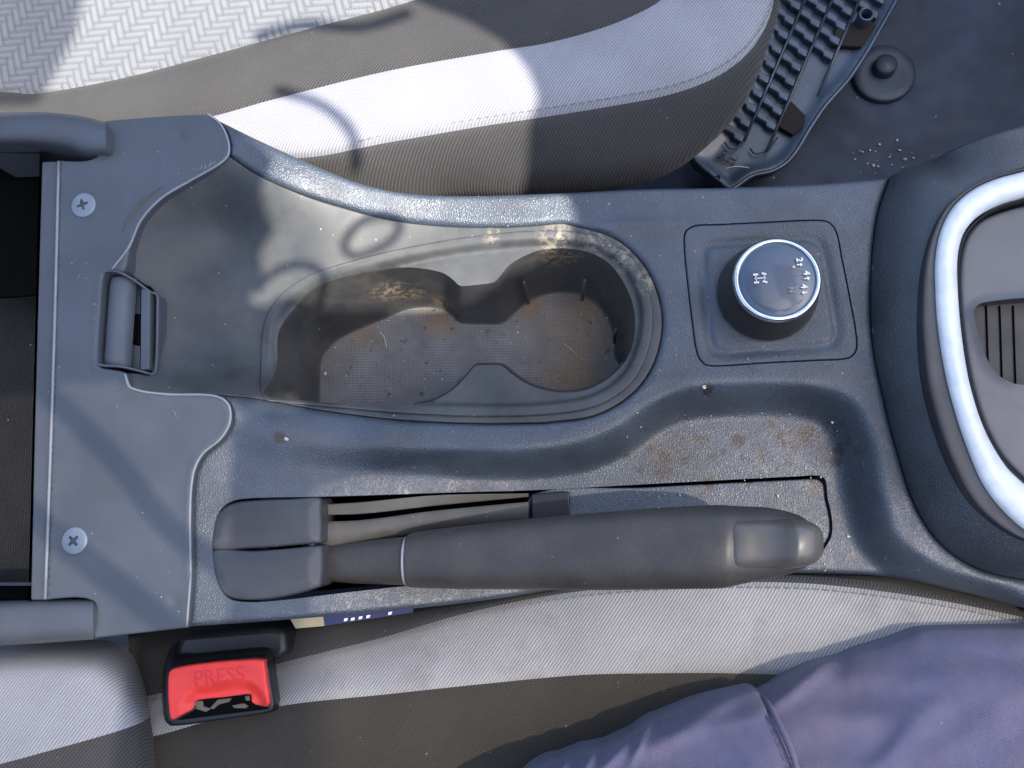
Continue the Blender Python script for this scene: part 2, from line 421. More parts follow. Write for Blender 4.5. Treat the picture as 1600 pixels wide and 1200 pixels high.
def text_mesh(body, size, depth=0.0):
    c = bpy.data.curves.new('t', 'FONT'); c.body = body; c.size = size; c.align_x = 'CENTER'; c.align_y = 'CENTER'; c.extrude = depth; c.offset = boldness
    o = bpy.data.objects.new('t', c); COL.objects.link(o)
    dg = bpy.context.evaluated_depsgraph_get(); me = bpy.data.meshes.new_from_object(o.evaluated_get(dg))
    bpy.data.objects.remove(o); return me
def add_text(name, body, size, mat, parent, mtx, depth=0.0002):
    me = text_mesh(body, size, depth); me.transform(mtx); me.update(); return link(name, me, mat, parent, smooth=False)

# ------------------------------------------------------------------ cabin around (out of frame: doors, rear bench, dashboard, added shade panels)
flo = solid('floor', [(-1.4, -.8), (.9, -.8), (.9, 1.0), (-1.4, 1.0)], -.32, -.30, M_carpet); tag(flo, kind='structure')
ground = solid('ground', [(-60, -60), (60, -60), (60, 60), (-60, 60)], -.72, -.70, simple('asphalt', (.06, .058, .055), .9)); tag(ground, kind='structure')
def cabin_box(name, lab, cat, x0, x1, y0, y1, z0, z1):
    o = solid(name, [(x0, y0), (x1, y0), (x1, y1), (x0, y1)], z0, z1, M_cabin, None, .02); tag(o, lab, cat); return o
cabin_box('door_panel', 'brown grey door lining along the driver side of the cabin', 'car door', -1.2, .85, -.86, -.80, -.3, .80)
cabin_box('door_panel', 'brown grey door lining along the passenger side of the cabin', 'car door', -1.2, .85, 1.0, 1.06, -.3, .30)
cabin_box('rear_bench', 'brown grey rear bench behind the console', 'car seat', -1.4, -.95, -.8, 1.0, -.3, .45)
cabin_box('dashboard', 'brown grey dashboard ahead of the console', 'dashboard', .62, .9, -.8, 1.0, -.3, .22)
# added unseen panels, shaped to throw the shade, up along the sun's rays
def shade(name, pxs, zs, zt, lab, thick=.015, sp=True):
    P = Wl(spl(pxs, 6) if sp else pxs, zs); off = -TRAVEL / -TRAVEL.z
    P = P[:, :2] + np.array([off.x, off.y]) * -1 * -(zt - zs)
    o = solid(name, P, zt, zt + thick, M_cabin); tag(o, lab, 'car roof'); return o  # added unseen shade panels and filter panes, not a real roof
EDGE = [(560, -500), (600, -120), (650, -10), (745, 40), (815, 95), (848, 160), (845, 200), (870, 260), (905, 320), (915, 350), (885, 398), (805, 436), (785, 460), (700, 468), (600, 472), (505, 490), (500, 560), (480, 640), (400, 650), (376, 720), (374, 860), (366, 960), (300, 985), (235, 1005), (215, 1060), (190, 1250), (150, 1500)]
E2 = offset(spl(EDGE, 6, False), 0)
def inset_edge(px_, d):
    P = np.array(px_, float); t = np.gradient(P, axis=0); t /= np.linalg.norm(t, axis=1)[:, None]; return P + np.stack([-t[:, 1], t[:, 0]], 1) * -d
shade('roof_panel', list(map(tuple, spl(EDGE, 6, False))) + [(330, 1500), (420, 1250), (460, 1060), (482, 980), (486, 760), (700, 722), (880, 690), (960, 620), (1060, 480), (1090, 300), (1020, 120), (900, -120), (860, -500)], 0, .90, 'brown curved headliner edge beside the open roof', sp=False)  # added panel out of view, outline follows the wanted shade edge
shade('carport_roof', [(760, -600), (800, -200), (900, 0), (980, 150), (1020, 300), (990, 460), (900, 560), (720, 600), (520, 640), (470, 800), (420, 1000), (330, 1250), (260, 1600), (560, 1700), (520, 1200), (490, 980), (490, 760), (700, 725), (940, 680), (1060, 625), (1320, 625), (1400, 800), (1560, 900), (1800, 960), (2600, 1000), (2600, -600)], 0, 3.2,
      'brown carport roof above the front of the car', sp=False)  # added high panel out of view, keeps the sun off the front
tp = shade('tinted_pane', [(480, 750), (700, 715), (930, 670), (1055, 615), (1325, 615), (1410, 800), (1560, 890), (1800, 950), (2500, 990), (2300, 1900), (540, 1900), (500, 1200), (480, 980)], 0, 1.5, 'dark tinted roof pane above the driver side', .004, sp=False)  # added unseen pane that lets only part of the sun through
_m = bpy.data.materials.new('tinted_glass'); _m.use_nodes = True; _n = _m.node_tree; _n.nodes.clear()
_a = _n.nodes.new('ShaderNodeBsdfTransparent'); _a.inputs[0].default_value = (.46, .445, .43, 1); _o = _n.nodes.new('ShaderNodeOutputMaterial'); _n.links.new(_a.outputs[0], _o.inputs[0])
tp.data.materials.clear(); tp.data.materials.append(_m)
LBL = ['dark tinted roof pane above the rear of the passenger seat', 'dark tinted roof pane above the rear of the driver side']
for L_ in ([(-500, -600), (230, -600), (150, -150), (110, 40), (50, 150), (-500, 180)], [(-400, 600), (400, 600), (400, 980), (260, 1040), (240, 1090), (215, 1260), (180, 1700), (-400, 1700)],):
    tq = shade('tinted_pane', L_, .02, 1.1, LBL.pop(0), .004, sp=False); tq.data.materials.clear(); tq.data.materials.append(_m)
shade('roof_pillar', [(-300, 205), (0, 205), (200, 192), (330, 195), (395, 232), (425, 262), (408, 300), (412, 325), (428, 355), (408, 390), (414, 420), (395, 460), (430, 475), (470, 460), (505, 470), (510, 520), (505, 600), (400, 622), (300, 615), (180, 600), (-300, 590)], .02, .95,
      'brown roof pillar trim above the rear of the console')  # added panel out of view, wavy outline shaped for the rear shade
def strap(pxs, z0, z1, r, closed):  # added straps out of view, placed to cast thin shadows
    P = Wl(spl(pxs, 8, closed), z0)
    if closed: P = np.vstack([P, P[:1]])
    off = np.array([-TRAVEL.x, -TRAVEL.y]) / -TRAVEL.z * (z1 - z0)
    P[:, :2] += off; P[:, 2] = z1
    o = tube('phone_strap', P, r, M_black); return o
tag(strap([(535, 385), (560, 352), (600, 340), (625, 350), (612, 375), (575, 395), (548, 400)], .005, .82, .0028, True), 'thin black strap loop hanging over the cup holder', 'strap')
tag(strap([(400, 455), (425, 428), (465, 415), (500, 425), (508, 445), (505, 480)], .005, .82, .003, False), 'short black strap end hanging over the console ramp', 'strap')
tag(strap([(640, 20), (560, 45), (480, 40), (400, 60)], .0, .95, .0045, False), 'dangling black strap over the passenger seat', 'strap')
tag(strap([(430, 150), (500, 175), (545, 215), (560, 260)], .0, .9, .004, False), 'curled black strap over the seat bolster', 'strap')

tag(strap([(60, 600), (180, 720), (260, 820), (360, 900)], .04, .80, .007, False), 'slanting black strap over the rear panel', 'strap')
tag(strap([(30, 790), (140, 880), (230, 950), (330, 1040)], .04, .80, .008, False), 'lower slanting black strap over the rear panel', 'strap')
# ------------------------------------------------------------------ console base height
ctrl = [(900,330,0),(1000,330,0),(1150,320,0),(1350,310,0),(1350,450,0),(1360,560,0),(1200,590,0),(1050,560,0),(1050,450,0),(1050,350,0),(950,640,0),(850,650,0),
 (850,350,.001),(700,385,0),(700,640,.001),(600,420,0),(600,630,.002),(500,500,0),(500,600,.001),(430,450,.004),(430,600,.004),(340,350,.012),(330,450,.008),(330,550,.008),
 (260,400,.020),(240,500,.020),(260,590,.026),(200,390,.036),(200,600,.037),(230,340,.036),(290,285,.038),
 (325,178,.040),(400,215,.035),(500,260,.025),(600,293,.014),(700,303,.006),(850,300,.002),(1000,293,0),(358,235,.041),(450,285,.031),(540,315,.018),(620,335,.009),(720,345,.003),
 (360,625,.038),(360,680,.036),(310,740,.037),(300,900,.037),(400,960,.030),(450,640,.026),(500,660,.022),(600,665,.012),(700,670,.005),(400,720,.030),(500,740,.020),(600,740,.012),(700,740,.006),
 (500,960,.020),(600,945,.015),(800,925,.005),(900,800,0),(1000,890,0),(1200,750,0),(1200,890,0),(1300,900,0),(1350,750,0),(1450,900,0),(1600,930,0),(1640,910,0),(1450,700,0),(800,520,0),(2000,980,0),(2000,500,0),(1750,700,0),(300,640,.038),(280,980,.038)]
cw = Wl(ctrl); cz = cw[:, 2]; cxy = cw[:, :2] * 10
def U(r2): return np.where(r2 > 1e-12, r2 * np.log(r2 + 1e-300), 0)
K = U(((cxy[:, None] - cxy[None]) ** 2).sum(-1)) + np.eye(len(cxy)) * 2e-4
Pm = np.c_[np.ones(len(cxy)), cxy]; A = np.block([[K, Pm], [Pm.T, np.zeros((3, 3))]])
wt = np.linalg.solve(A, np.r_[cz, 0, 0, 0])
def tps(xy):
    q = xy * 10; r = np.zeros(len(q))
    for i in range(0, len(q), 5000):
        s_ = q[i:i+5000]; r[i:i+5000] = U(((s_[:, None] - cxy[None]) ** 2).sum(-1)) @ wt[:-3] + wt[-3] + s_ @ wt[-2:]
    return r
low = Wl(spl([(330,690),(430,708),(520,716),(640,722),(800,726),(900,716),(970,690),(1020,655),(1070,632),(1150,624),(1250,626),(1310,645),(1336,700),(1350,780),(1375,850),(1450,905),(1600,960),(1700,1100),(900,1200),(300,1200)], 6), -.012)
xl = W(400, 800).x; xr = W(850, 800).x
def zb(xy):
    xy = np.asarray(xy)[:, :2]
    z = tps(xy)
    s_ = sd(low, xy)
    dep = .026 * sm(xy[:, 0], xl, xr)
    return z - dep * (1 - sm(s_, -26 * PX, 26 * PX))
def zbp(px, py, it=4):            # world point on the console surface seen at a pixel
    z = 0
    for _ in range(it):
        w = W(px, py, z); z = float(zb(np.array([[w.x, w.y]]))[0])
    return W(px, py, z)
def Ws(pts): return np.array([tuple(zbp(p[0], p[1])) for p in pts])

# outlines traced from the photograph, dropped on the console surface
cup_outer = Ws(spl([(412,622),(408,565),(413,505),(438,462),(485,430),(560,405),(650,384),(750,368),(850,360),(920,366),(970,388),(1005,430),(1021,490),(1012,552),(984,602),(930,636),(850,649),(750,651),(650,647),(540,638),(440,628)], 5))
pairs = [(433,622,499,648),(432,575,499,612),(434,520,502,566),(452,492,510,548),(480,464,524,532),(520,444,552,516),(580,426,600,496),(624,418,632,482),(656,419,664,477),(688,425,692,481),(700,431,702,487),(710,439,711,494),(716,445,716,500),(722,447,724,503),(745,445,752,504),(768,442,780,504),(775,439,788,501),(782,431,796,494),(793,417,808,483),(808,406,820,473),(840,392,846,460),(880,388,880,455),(920,394,912,462),(952,412,938,480),(976,444,955,506),(990,480,963,530),(992,516,962,556),(984,552,None,0),(962,582,None,0),(928,605,None,0),(894,613,None,0),(858,611,None,0),(824,600,None,0),(800,584,None,0),(788,574,None,0),(782,571,None,0),(776,570.5,None,0),(749,570.5,None,0),(743,572,None,0),(738,577,None,0),(726,591,None,0),(708,609,None,0),(680,625,None,0),(644,634,None,0),(600,636,None,0),(520,634,None,0),(450,628,None,0)]
ZH = -.003; ZF = -.062
hole_t = Wl([p[:2] for p in pairs], ZH)
inn = offset(hole_t, .0025)
hole_f = np.array([tuple(W(p[2], p[3], ZF)) if p[2] else (inn[i, 0], inn[i, 1], ZF) for i, p in enumerate(pairs)])
hole_f[-1] = tuple(W(514, 650, ZF)); hole_f[-2] = ((hole_f[-3][0] + hole_f[-1][0]) / 2, hole_f[-2][1], ZF)
hole_t = spl(hole_t, 5); hole_f = spl(hole_f, 5)
panel_o = Ws(spl([(1068,385),(1070,362),(1085,352),(1120,350),(1200,346),(1270,343),(1295,346),(1308,362),(1316,400),(1330,470),(1340,530),(1338,550),(1325,561),(1280,564),(1200,568),(1120,573),(1100,570),(1088,552),(1080,500),(1073,440)], 4))
slot_o = Ws(spl([(332,862),(333,835),(342,800),(362,783),(400,778),(500,776),(600,773),(720,769),(829,766),(1000,757),(1150,749),(1250,744),(1280,743),(1290,750),(1293,775),(1300,810),(1300,835),(1290,855),(1275,870),(1200,878),(1000,885),(850,893),(760,903),(640,915),(540,926),(440,938),(385,941),(355,934),(338,905)], 4))
edge_top = [(325,178),(400,215),(500,260),(560,283),(620,297),(700,303),(850,300),(1000,293),(1150,290),(1300,283),(1393,274)]
seam_r = [(1372,340),(1362,450),(1366,540),(1382,620),(1402,700),(1432,790),(1472,850),(1530,888),(1600,905),(1660,912),(1990,958)]
edge_bot = [(1990,1010),(1660,962),(1600,950),(1500,925),(1400,903),(1300,897),(1150,897),(1000,905),(900,916),(800,933),(700,946),(600,956),(500,965),(400,973),(292,980)]
plate_edge = [(298,900),(297,800),(302,740),(316,710),(345,685),(359,660),(358,635),(345,622),(320,617),(260,616),(205,606),(195,584),(172,578),(157,575),(151,566),(152,520),(155,480),(158,440),(162,427),(175,421),(192,423),(202,385),(220,345),(252,310),(300,281),(340,258),(356,243),(357,222),(345,195)]
def open_poly(segs): return np.vstack([spl(s_, 6, False) for s_ in segs])
shell_px = open_poly([edge_top + [(1393, 274)], [(1393,274)] + seam_r, edge_bot, [(292,980)] + plate_edge + [(325,178)]])
shell_o = Ws(shell_px)
# inner smooth ramp and grained shell meet along this line
ramp_px = open_poly([[(357,243),(400,272),(470,303),(540,325),(610,343),(700,353),(800,354),(880,348)], [(880,348),(960,372),(1010,420),(1034,490),(1024,560),(990,612),(930,648),(850,660)], [(850,660),(750,661),(620,655),(500,640),(400,622),(340,617)], [(320,617),(260,616),(205,606),(195,584),(214,583),(231,587),(237,576),(239,540),(240,480),(239,451),(228,447),(211,433),(192,423),(202,385),(220,345),(252,310),(300,281),(340,258)]])
ramp_px = np.array([p for i, p in enumerate(ramp_px) if i == 0 or np.linalg.norm(p - ramp_px[i-1]) > 1])
ramp_o = Ws(ramp_px)

console = thing('centre_console', 'grey black plastic centre console with figure-eight cup holder between the two front seats', 'car console', (0, 0, -.28))
shell_o2 = offset(resample(shell_o, .003), 0)
# the shell: everything grained = outline minus the ramp, panels
deck_ring = Ws(ramp_px)
big = np.vstack([Ws(open_poly([edge_top + [(1393, 274)], [(1393,274)] + seam_r, edge_bot, [(292,980)] + plate_edge[:9]])), Ws(open_poly([[(340,617),(400,622),(500,640),(620,655),(750,661),(850,660)],[(850,660),(930,648),(990,612),(1024,560),(1034,490),(1010,420),(960,372),(880,348)],[(880,348),(800,354),(700,353),(610,343),(540,325),(470,303),(400,272),(357,243)],[(357,243),(357,222),(345,195),(325,178)]]))])
k = [0]
for i in range(1, len(big)):
    if np.linalg.norm(big[i, :2] - big[k[-1], :2]) > 4e-4: k.append(i)
big = big[k]
def z_shell(xy):
    z = zb(xy)
    # crease that fades out in front of the cup holder, and rounded shoulder of the outer edge
    cr = Ws(spl([(905,362),(960,352),(1040,350),(1120,345),(1200,340)], 4, False)); d = dist(cr, xy, False)
    px = xy[:, 0]; fade = 1 - sm(px, W(960, 350).x, W(1180, 350).x)
    z = z + .0016 * np.exp(-(d / .0035) ** 2) * fade * np.sign(.5)
    return z
shell = surf('console_shell', big, [panel_o, slot_o], z_shell, M_grain, console, step=.0026, rnd=.004, skirt=.10, hskirt=.004, brim=.0014)
# ramp (smooth plastic) with cup holder opening
latch_h = Ws(spl([(196,426),(226,446),(236,452),(236,500),(235,560),(233,578),(228,583),(190,578),(186,500),(188,440)], 3))
ramp_in = resample(ramp_o, .002)
surf('console_ramp', ramp_in, [offset(cup_outer, .0006)], lambda xy: zb(xy) - .0006, M_inner, console, step=.0028, rnd=.001, skirt=.01, hskirt=.006)
# cup holder insert
cup = surf('cup_holder_rim', cup_outer, [hole_t], lambda xy: np.where(True, (zb(xy) * sm(dist(cup_outer, xy), .016, 0) + .0018 - (.0048) * sm(dist(cup_outer, xy), 14 * PX, 24 * PX)), 0), M_inner, console, step=.0017, rnd=.0016, skirt=.006, brim=.0011)
def cup_rows():
    z0 = (zb(hole_t) * sm(dist(cup_outer, hole_t[:, :2]), .016, 0) + .0018 - .0048 * sm(dist(cup_outer, hole_t[:, :2]), 14*PX, 24*PX))
    rows = []; T = hole_t.copy(); T[:, 2] = z0; B = hole_f
    rows.append(T)
    for t in (.015, .04, .08, .16, .3, .45, .6, .75, .86, .93, .97, 1.0):
        R = T * (1 - t) + B * t
        if t < .1: R[:, :2] = (T * (1 - t*.2) + B * t*.2)[:, :2] * 0 + (T[:, :2] + (B - T)[:, :2] * t * .9)
        if t > .8: # fillet to the floor
            u = (t - .8) / .2; R[:, 2] = (T[:, 2] * .2 + B[:, 2] * .8) * (1 - math.sin(u * math.pi/2)) + B[:, 2] * math.sin(u * math.pi/2)
            R[:, :2] = (T * .2 + B * .8)[:, :2] + (offset(B, .0015)[:, :2] - (T * .2 + B * .8)[:, :2]) * (1 - math.cos(u * math.pi/2))
        rows.append(R)
    return rows
cr_ = cup_rows(); wall = loft('cup_holder_wall', cr_, M_wall, console, closed=True)
fl = cr_[-1]
surf('cup_holder_floor', fl, [], lambda xy: np.full(len(xy), ZF + .0004), M_mat, console, step=.004)
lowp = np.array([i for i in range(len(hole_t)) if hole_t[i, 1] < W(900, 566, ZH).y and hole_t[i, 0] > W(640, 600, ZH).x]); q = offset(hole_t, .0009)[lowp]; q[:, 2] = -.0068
tube('mat_lip', q, .0011, M_black, console, 6)  # black tube standing in for the shade line below the cup edge
# spring ribs on the right cup's wall
for (x0, y0, z0, x1, y1, z1) in ((814,436,-.022,822,470,-.058),(916,432,-.022,912,464,-.055),(969,513,-.03,965,536,-.052)):
    a, b = W(x0, y0, z0), W(x1, y1, z1); cdir = (W(880, 510, -.04) - a); cdir.z = 0; cdir = cdir.normalized() * .0022
    tube('cup_rib', [a + cdir, (a + b) / 2 + cdir * 1.3, b + cdir], [.0011, .0014, .0012], M_wall, console)

# rear panel (smooth), with latch pocket opening
zP = .040
plate_px = open_poly([[(292,980)] + plate_edge + [(325,178)], [(325,178),(240,183),(164,189)], [(164,189),(150,246),(62,250)], [(62,250),(52,600),(44,938)], [(44,938),(145,938),(147,996)], [(147,996),(292,980)]])
kk = [0]
for i in range(1, len(plate_px)):
    if np.linalg.norm(plate_px[i] - plate_px[kk[-1]]) > 2: kk.append(i)
plate_o = Wl(plate_px[kk], zP)
plate_o = offset(plate_o, -.0004)
pocket_px = spl([(160,440),(164,428),(175,424),(192,426),(210,436),(226,450),(236,453),(237,480),(236,540),(234,575),(230,583),(214,580),(195,576),(172,575),(158,573),(153,565),(154,520),(157,480)], 3)
pocket = Wl(pocket_px, .036)
def z_plate(xy):
    z = np.full(len(xy), zP)
    for (x, y, r, d) in ((278, 210, .005, .0012), (272, 942, .005, .0014)):
        c = W(x, y, zP); z -= d * np.exp(-(((xy - np.array([c.x, c.y])) ** 2).sum(1)) / r**2 * 2)
    # step line along the bin edge
    l = Wl([(93, 240), (84, 560), (72, 945)], zP); d = (xy[:, 0] - np.interp(xy[:, 1], l[::-1, 1], l[::-1, 0]))
    z = z - .0022 * (1 - sm(d, -.0006, .0006))
    z += .0009 * np.exp(-((d - .0003) / .0008) ** 2)
    # right part bends down to meet the ramp behind the latch
    e = Wl(spl(plate_edge, 4, False), zP); de = dist(e, xy, False)
    z -= .004 * (1 - sm(de, 0, .010)) * ((xy[:, 1] > W(200, 615, zP).y) & (xy[:, 1] < W(200, 330, zP).y)) * 0
    e = Wl(spl(plate_edge, 4, False), zP); de = dist(e, xy, False)
    z += .0007 * np.exp(-((de - .0016) / .0009) ** 2)
    return z
pk_in = pocket
# keep only the part of the pocket inside the plate as an opening at its edge
plate = surf('rear_panel', plate_o, [], z_plate, M_smooth, console, step=.0026, rnd=.0013, skirt=.05, brim=.0012)
# cut the pocket by a boolean-free trick: delete faces under the pocket outline
def cut(o, P):
    bm = bmesh.new(); bm.from_mesh(o.data); fs = list(bm.faces)
    C = np.array([f.calc_center_median()[:2] for f in fs]); k_ = inside(P, C)
    bmesh.ops.delete(bm, geom=[f for f, q in zip(fs, k_) if q], context='FACES'); bm.to_mesh(o.data); bm.free()

# pocket walls, frame and latch
def ring_frame(name, P, w, z0, zf, mat, parent, down=.012):
    A_ = P.copy(); B_ = offset(P, w); zo = zf(P)
    rows = []
    for fr, dz in ((0, -.001), (0, 0.0002), (.25, .0005), (.6, .0005), (.9, .0002), (1, -.001), (1.05, -down)):
        R = A_ * (1 - fr) + B_ * fr; R[:, 2] = zo + dz; rows.append(R)
    return loft(name, rows, mat, parent, closed=True)
def zpk(P):
    x0 = W(190, 500, .036).x; x1 = W(236, 500, .03).x
    return .040 - .012 * sm(P[:, 0], x0, x1)
pr = resample(pocket, .0015)
latch = ring_frame('latch_frame', pr, .0016, 0, zpk, M_smooth, console, .018)
lb = solid('latch_recess', offset(pr, .001), .016, .018, M_smooth, latch)
# latch roll: a half-round bar
x0w, x1w = W(165, 500, .034), W(204, 500, .034)
rows = []
for yy in np.linspace(W(180, 572, .034).y, W(180, 434, .034).y, 12):
    yn = (yy - W(180, 572, .034).y) / (W(180, 434, .034).y - W(180, 572, .034).y); e = 1 - .25 * max(0, abs(yn - .5) * 2 - .9) * 10
    rr_ = (x1w.x - x0w.x) / 2; cx_ = (x0w.x + x1w.x) / 2
    rows.append([(cx_ + rr_ * math.cos(a), yy, .030 + .0085 * e * math.sin(a)) for a in np.linspace(math.pi, 0, 14)])
loft('latch_roll', rows, M_smooth, latch)
for nm, ln in (('panel_edge_bead', plate_edge + [(325,178)]), ('panel_edge_bead', [(298,900),(292,978)]), ('bin_edge_bead', [(92,252),(84,560),(71,936)])):
    q = [p for p in ln if not (150 < p[0] < 193 and 421 < p[1] < 586)]
    segs = [q] if len(q) == len(ln) else [[p for p in q if p[1] > 500], [p for p in q if p[1] <= 500]]
    for sg in segs:
        tube(nm, Wl(spl(sg, 8, False), zP + .0004), .00075 if nm[0] == 'p' else .0009, M_bead, console, 8)  # pale bead colours in the worn edge's highlight
pl = Wl([(203,438),(219,448),(219,490),(205,488),(203,492),(202,530),(204,536),(219,541),(219,577),(203,573)], .026)
solid('latch_plate', Wl([(203,440),(219,448),(219,491),(206,489),(203,493)], .026), .018, .0262, M_smooth, latch)
solid('latch_plate', Wl([(203,535),(205,538),(219,541),(219,578),(203,573)], .026), .018, .0262, M_smooth, latch)
solid('latch_opening', Wl([(199,490),(220,491),(220,538),(199,537)], .026), .0185, .0268, M_hole, latch)
solid('latch_lip', Wl([(220,449),(234,454),(233,577),(219,578)], .030), .018, .0300, M_smooth, latch, .0006)

for (a0, b0, a1, b1) in ((298,268,303,262),(303,270,309,262),(311,266,316,258),(319,264,321,257),(325,262,331,250),(330,258,336,252),(333,262,337,256),(143,500,150,497),(120,436,124,430),(130,437,138,434),(270,640,276,652)):
    tube('scuff_mark', [W(a0, b0, zP + .0002), W((a0+a1)/2 + .8, (b0+b1)/2, zP + .0003), W(a1, b1, zP + .0002)], .00028, M_bead, console, 5)
# screws
def screw(px, py, rot):
    c = W(px, py, zP); R_ = .0080
    circ = np.array([(c.x + R_*math.cos(a), c.y + R_*math.sin(a)) for a in np.linspace(0, 2*math.pi, 48, endpoint=False)])
    a_, b_ = .0010, .0036; cross = []
    for k_ in range(4):
        th = rot + k_ * math.pi/2; u = Vector((math.cos(th), math.sin(th))); v = Vector((-u.y, u.x))
        cross += [u*a_*1.1 - v*a_*1.1, u*b_ - v*a_*.7, u*b_ + v*a_*.7]
    cross = np.array([(c.x + p.x, c.y + p.y) for p in cross])
    cc = np.array([c.x, c.y])
    s_ = surf('screw', circ, [cross], lambda xy: zP + .0016 - 9 * ((xy - cc) ** 2).sum(1), M_screw, console, step=.0009, rnd=.0009, skirt=.002, hskirt=.0018, brim=.0006)
    solid('screw_recess', offset(circ, .003), zP - .0006, zP - .0002, M_hole, s_)
screw(131, 321, .35); screw(117, 845, .8)

# storage bin behind the panel
bin_ = solid('bin_floor', Wl([(-60,430),(62,440),(50,910),(-60,910)], -.06), -.064, -.06, M_bin, console)
mesh('bin_wall', list(Wl([(62,236),(44,945)], .038)) + list(Wl([(62,236),(44,945)], -.07)), [(0, 1, 3, 2)], M_hole, console, False)
solid('bin_ledge', Wl([(-80,180),(64,200),(60,460),(-80,470)], -.02), -.024, -.02, M_hole, console)
mesh('bin_wall', list(Wl([(-80,238),(150,240)], .03)) + list(Wl([(-80,250),(150,250)], -.07)), [(0, 1, 3, 2)], M_hole, console, False)
mesh('bin_wall', list(Wl([(-80,935),(150,935)], .03)) + list(Wl([(-80,915),(150,915)], -.07)), [(0, 1, 3, 2)], M_hole, console, False)
# hinge arms of the armrest
def arm(top, bot, z0, name='hinge_arm', bulge=.012, zb_=.012):
    A_ = spl(top, 8, False); B_ = spl(bot, 8, False); m = 40
    A_ = resample_n(A_, m); B_ = resample_n(B_, m); rows = []
    for t in np.linspace(0, 1, 13):
        R = A_ * (1 - t) + B_ * t; z = z0 + bulge * (1 - (2*t - 1) ** 2) ** .5 if 0 < t < 1 else z0
        rows.append([tuple(W(p[0], p[1], z)) for p in R])
    lo_ = [[(x, y, z - .05) for x, y, z in rows[0]]] + rows + [[(x, y, z - .05) for x, y, z in rows[-1]]]
    o = loft(name, lo_, M_smooth, console)
    m_ = len(rows[0]); e1 = [r[-1] for r in lo_]; b0 = mesh('t', e1 + [(x, y, z - .03) for x, y, z in e1], [(i, i+1, len(e1)+i+1, len(e1)+i) for i in range(len(e1)-1)], None)
    bm = bmesh.new(); bm.from_mesh(o.data); bm.from_mesh(b0.data); bm.to_mesh(o.data); bm.free(); bpy.data.objects.remove(b0)
    return o
arm([(-60,176),(0,176),(60,175),(110,179),(140,184),(165,192)], [(-60,228),(0,226),(60,227),(100,232),(135,242),(165,242)], .040, bulge=.010)
arm([(-60,943),(0,941),(80,938),(145,937)], [(-60,1014),(0,1009),(80,1004),(146,999)], .036, bulge=.008)

# selector panel and knob
pin = Ws(spl([(1100,395),(1108,385),(1180,379),(1255,374),(1275,378),(1285,395),(1296,460),(1306,520),(1300,534),(1285,539),(1200,545),(1125,549),(1113,540),(1106,470)], 4))
surf('selector_panel', offset(panel_o, .0007), [], lambda xy: zb(xy) + .0004 - .0016 * sm(sd(pin, xy), .006, 0) + .0030 * sm(sd(pin, xy), 0, -.003) * .55, M_grain, console, step=.0018, rnd=.0009, skirt=.003)
solid('panel_gap', offset(panel_o, -.001), -.008, -.006, M_hole, console)
kc = W(1215, 436, .031); kc.z = 0
knob = thing('drive_selector_knob', 'round black four-wheel-drive selector knob with chrome ring on its square panel', 'rotary knob', (kc.x, kc.y, .001))
lathe('knob_body', [(.0292, -.001), (.0296, .003), (.0292, .006), (.0275, .014), (.0257, .021), (.0246, .0265), (.0238, .028)], kc, M_knob, knob)
ringo = lathe('chrome_ring', [(.0240, .0262), (.0247, .0278), (.0246, .0293), (.0238, .0306), (.0226, .0311), (.0216, .0306), (.0214, .0296)], kc, M_chrome, knob)
face = lathe('dial_face', [(.0215, .0296), (.0205, .0303), (.017, .0309), (.010, .0314), (.004, .0316), (.00001, .0316)], kc, M_dial, knob)
ZD = .0323
def on_dial(px, py): return W(px, py, ZD)
def dial_text(body, px, py, size, mat=M_white, name='marking'):
    p = on_dial(px, py); m = Matrix.Translation(p) @ Matrix.Rotation(math.radians(-84), 4, 'Z')
    return add_text(name, body, size, mat, face, m, .0001)
def glyph(name, polys, px, py, sc, mat=M_white, rot=-84):
    p = on_dial(px, py); R_ = Matrix.Rotation(math.radians(rot), 3, 'Z'); V = []; Fc = []
    for q in polys:
        b0 = len(V); V += [tuple(p + R_ @ Vector((x*sc, y*sc, 0))) for x, y in q]; Fc.append(tuple(range(b0, len(V))))
    return mesh(name, V, Fc, mat, face, False)
def arrow(px, py, up=True, mat=M_white):
    s_ = 1 if up else -1
    glyph('arrow', [[(-.22, -1*s_), (.22, -1*s_), (.22, .1*s_), (-.22, .1*s_)][::s_], [(-.7, .1*s_), (.7, .1*s_), (0, 1*s_)][::s_]], px, py, .00155, mat)
boldness = .00013
dial_text('2', 1249, 406, .0050); arrow(1250, 413.5)
dial_text('4', 1260, 426.5, .0050); arrow(1261.5, 435)
dial_text('4', 1256, 447.5, .0050); arrow(1257, 457, False)
dial_text('N', 1236, 453, .0042, M_dim)
boldness = 0
def bar(x0, y0, x1, y1, w):
    d = Vector((x1-x0, y1-y0)).normalized(); nn = Vector((-d.y, d.x)) * w/2
    return [(x0-nn.x, y0-nn.y), (x1-nn.x, y1-nn.y), (x1+nn.x, y1+nn.y), (x0+nn.x, y0+nn.y)]
def disc(cx, cy, r, k_=10): return [(cx + r*math.cos(2*math.pi*i/k_), cy + r*math.sin(2*math.pi*i/k_)) for i in range(k_)]
glyph('axle_symbol', [bar(0, -1.1, 0, 1.1, .26), bar(-1.1, -1.1, 1.1, -1.1, .22), bar(-1.1, 1.1, 1.1, 1.1, .22), disc(0, -1.1, .4), disc(0, 1.1, .4),
      bar(-1.1, -1.75, -1.1, -.45, .5), bar(1.1, -1.75, 1.1, -.45, .5), bar(-1.35, .55, -.9, 1.7, .5), bar(.9, .55, 1.35, 1.7, .5)], 1188, 434.5, .0021, rot=-86)
glyph('indicator_dot', [disc(0, 0, 1, 14)], 1240.5, 417, .00075, M_orange)
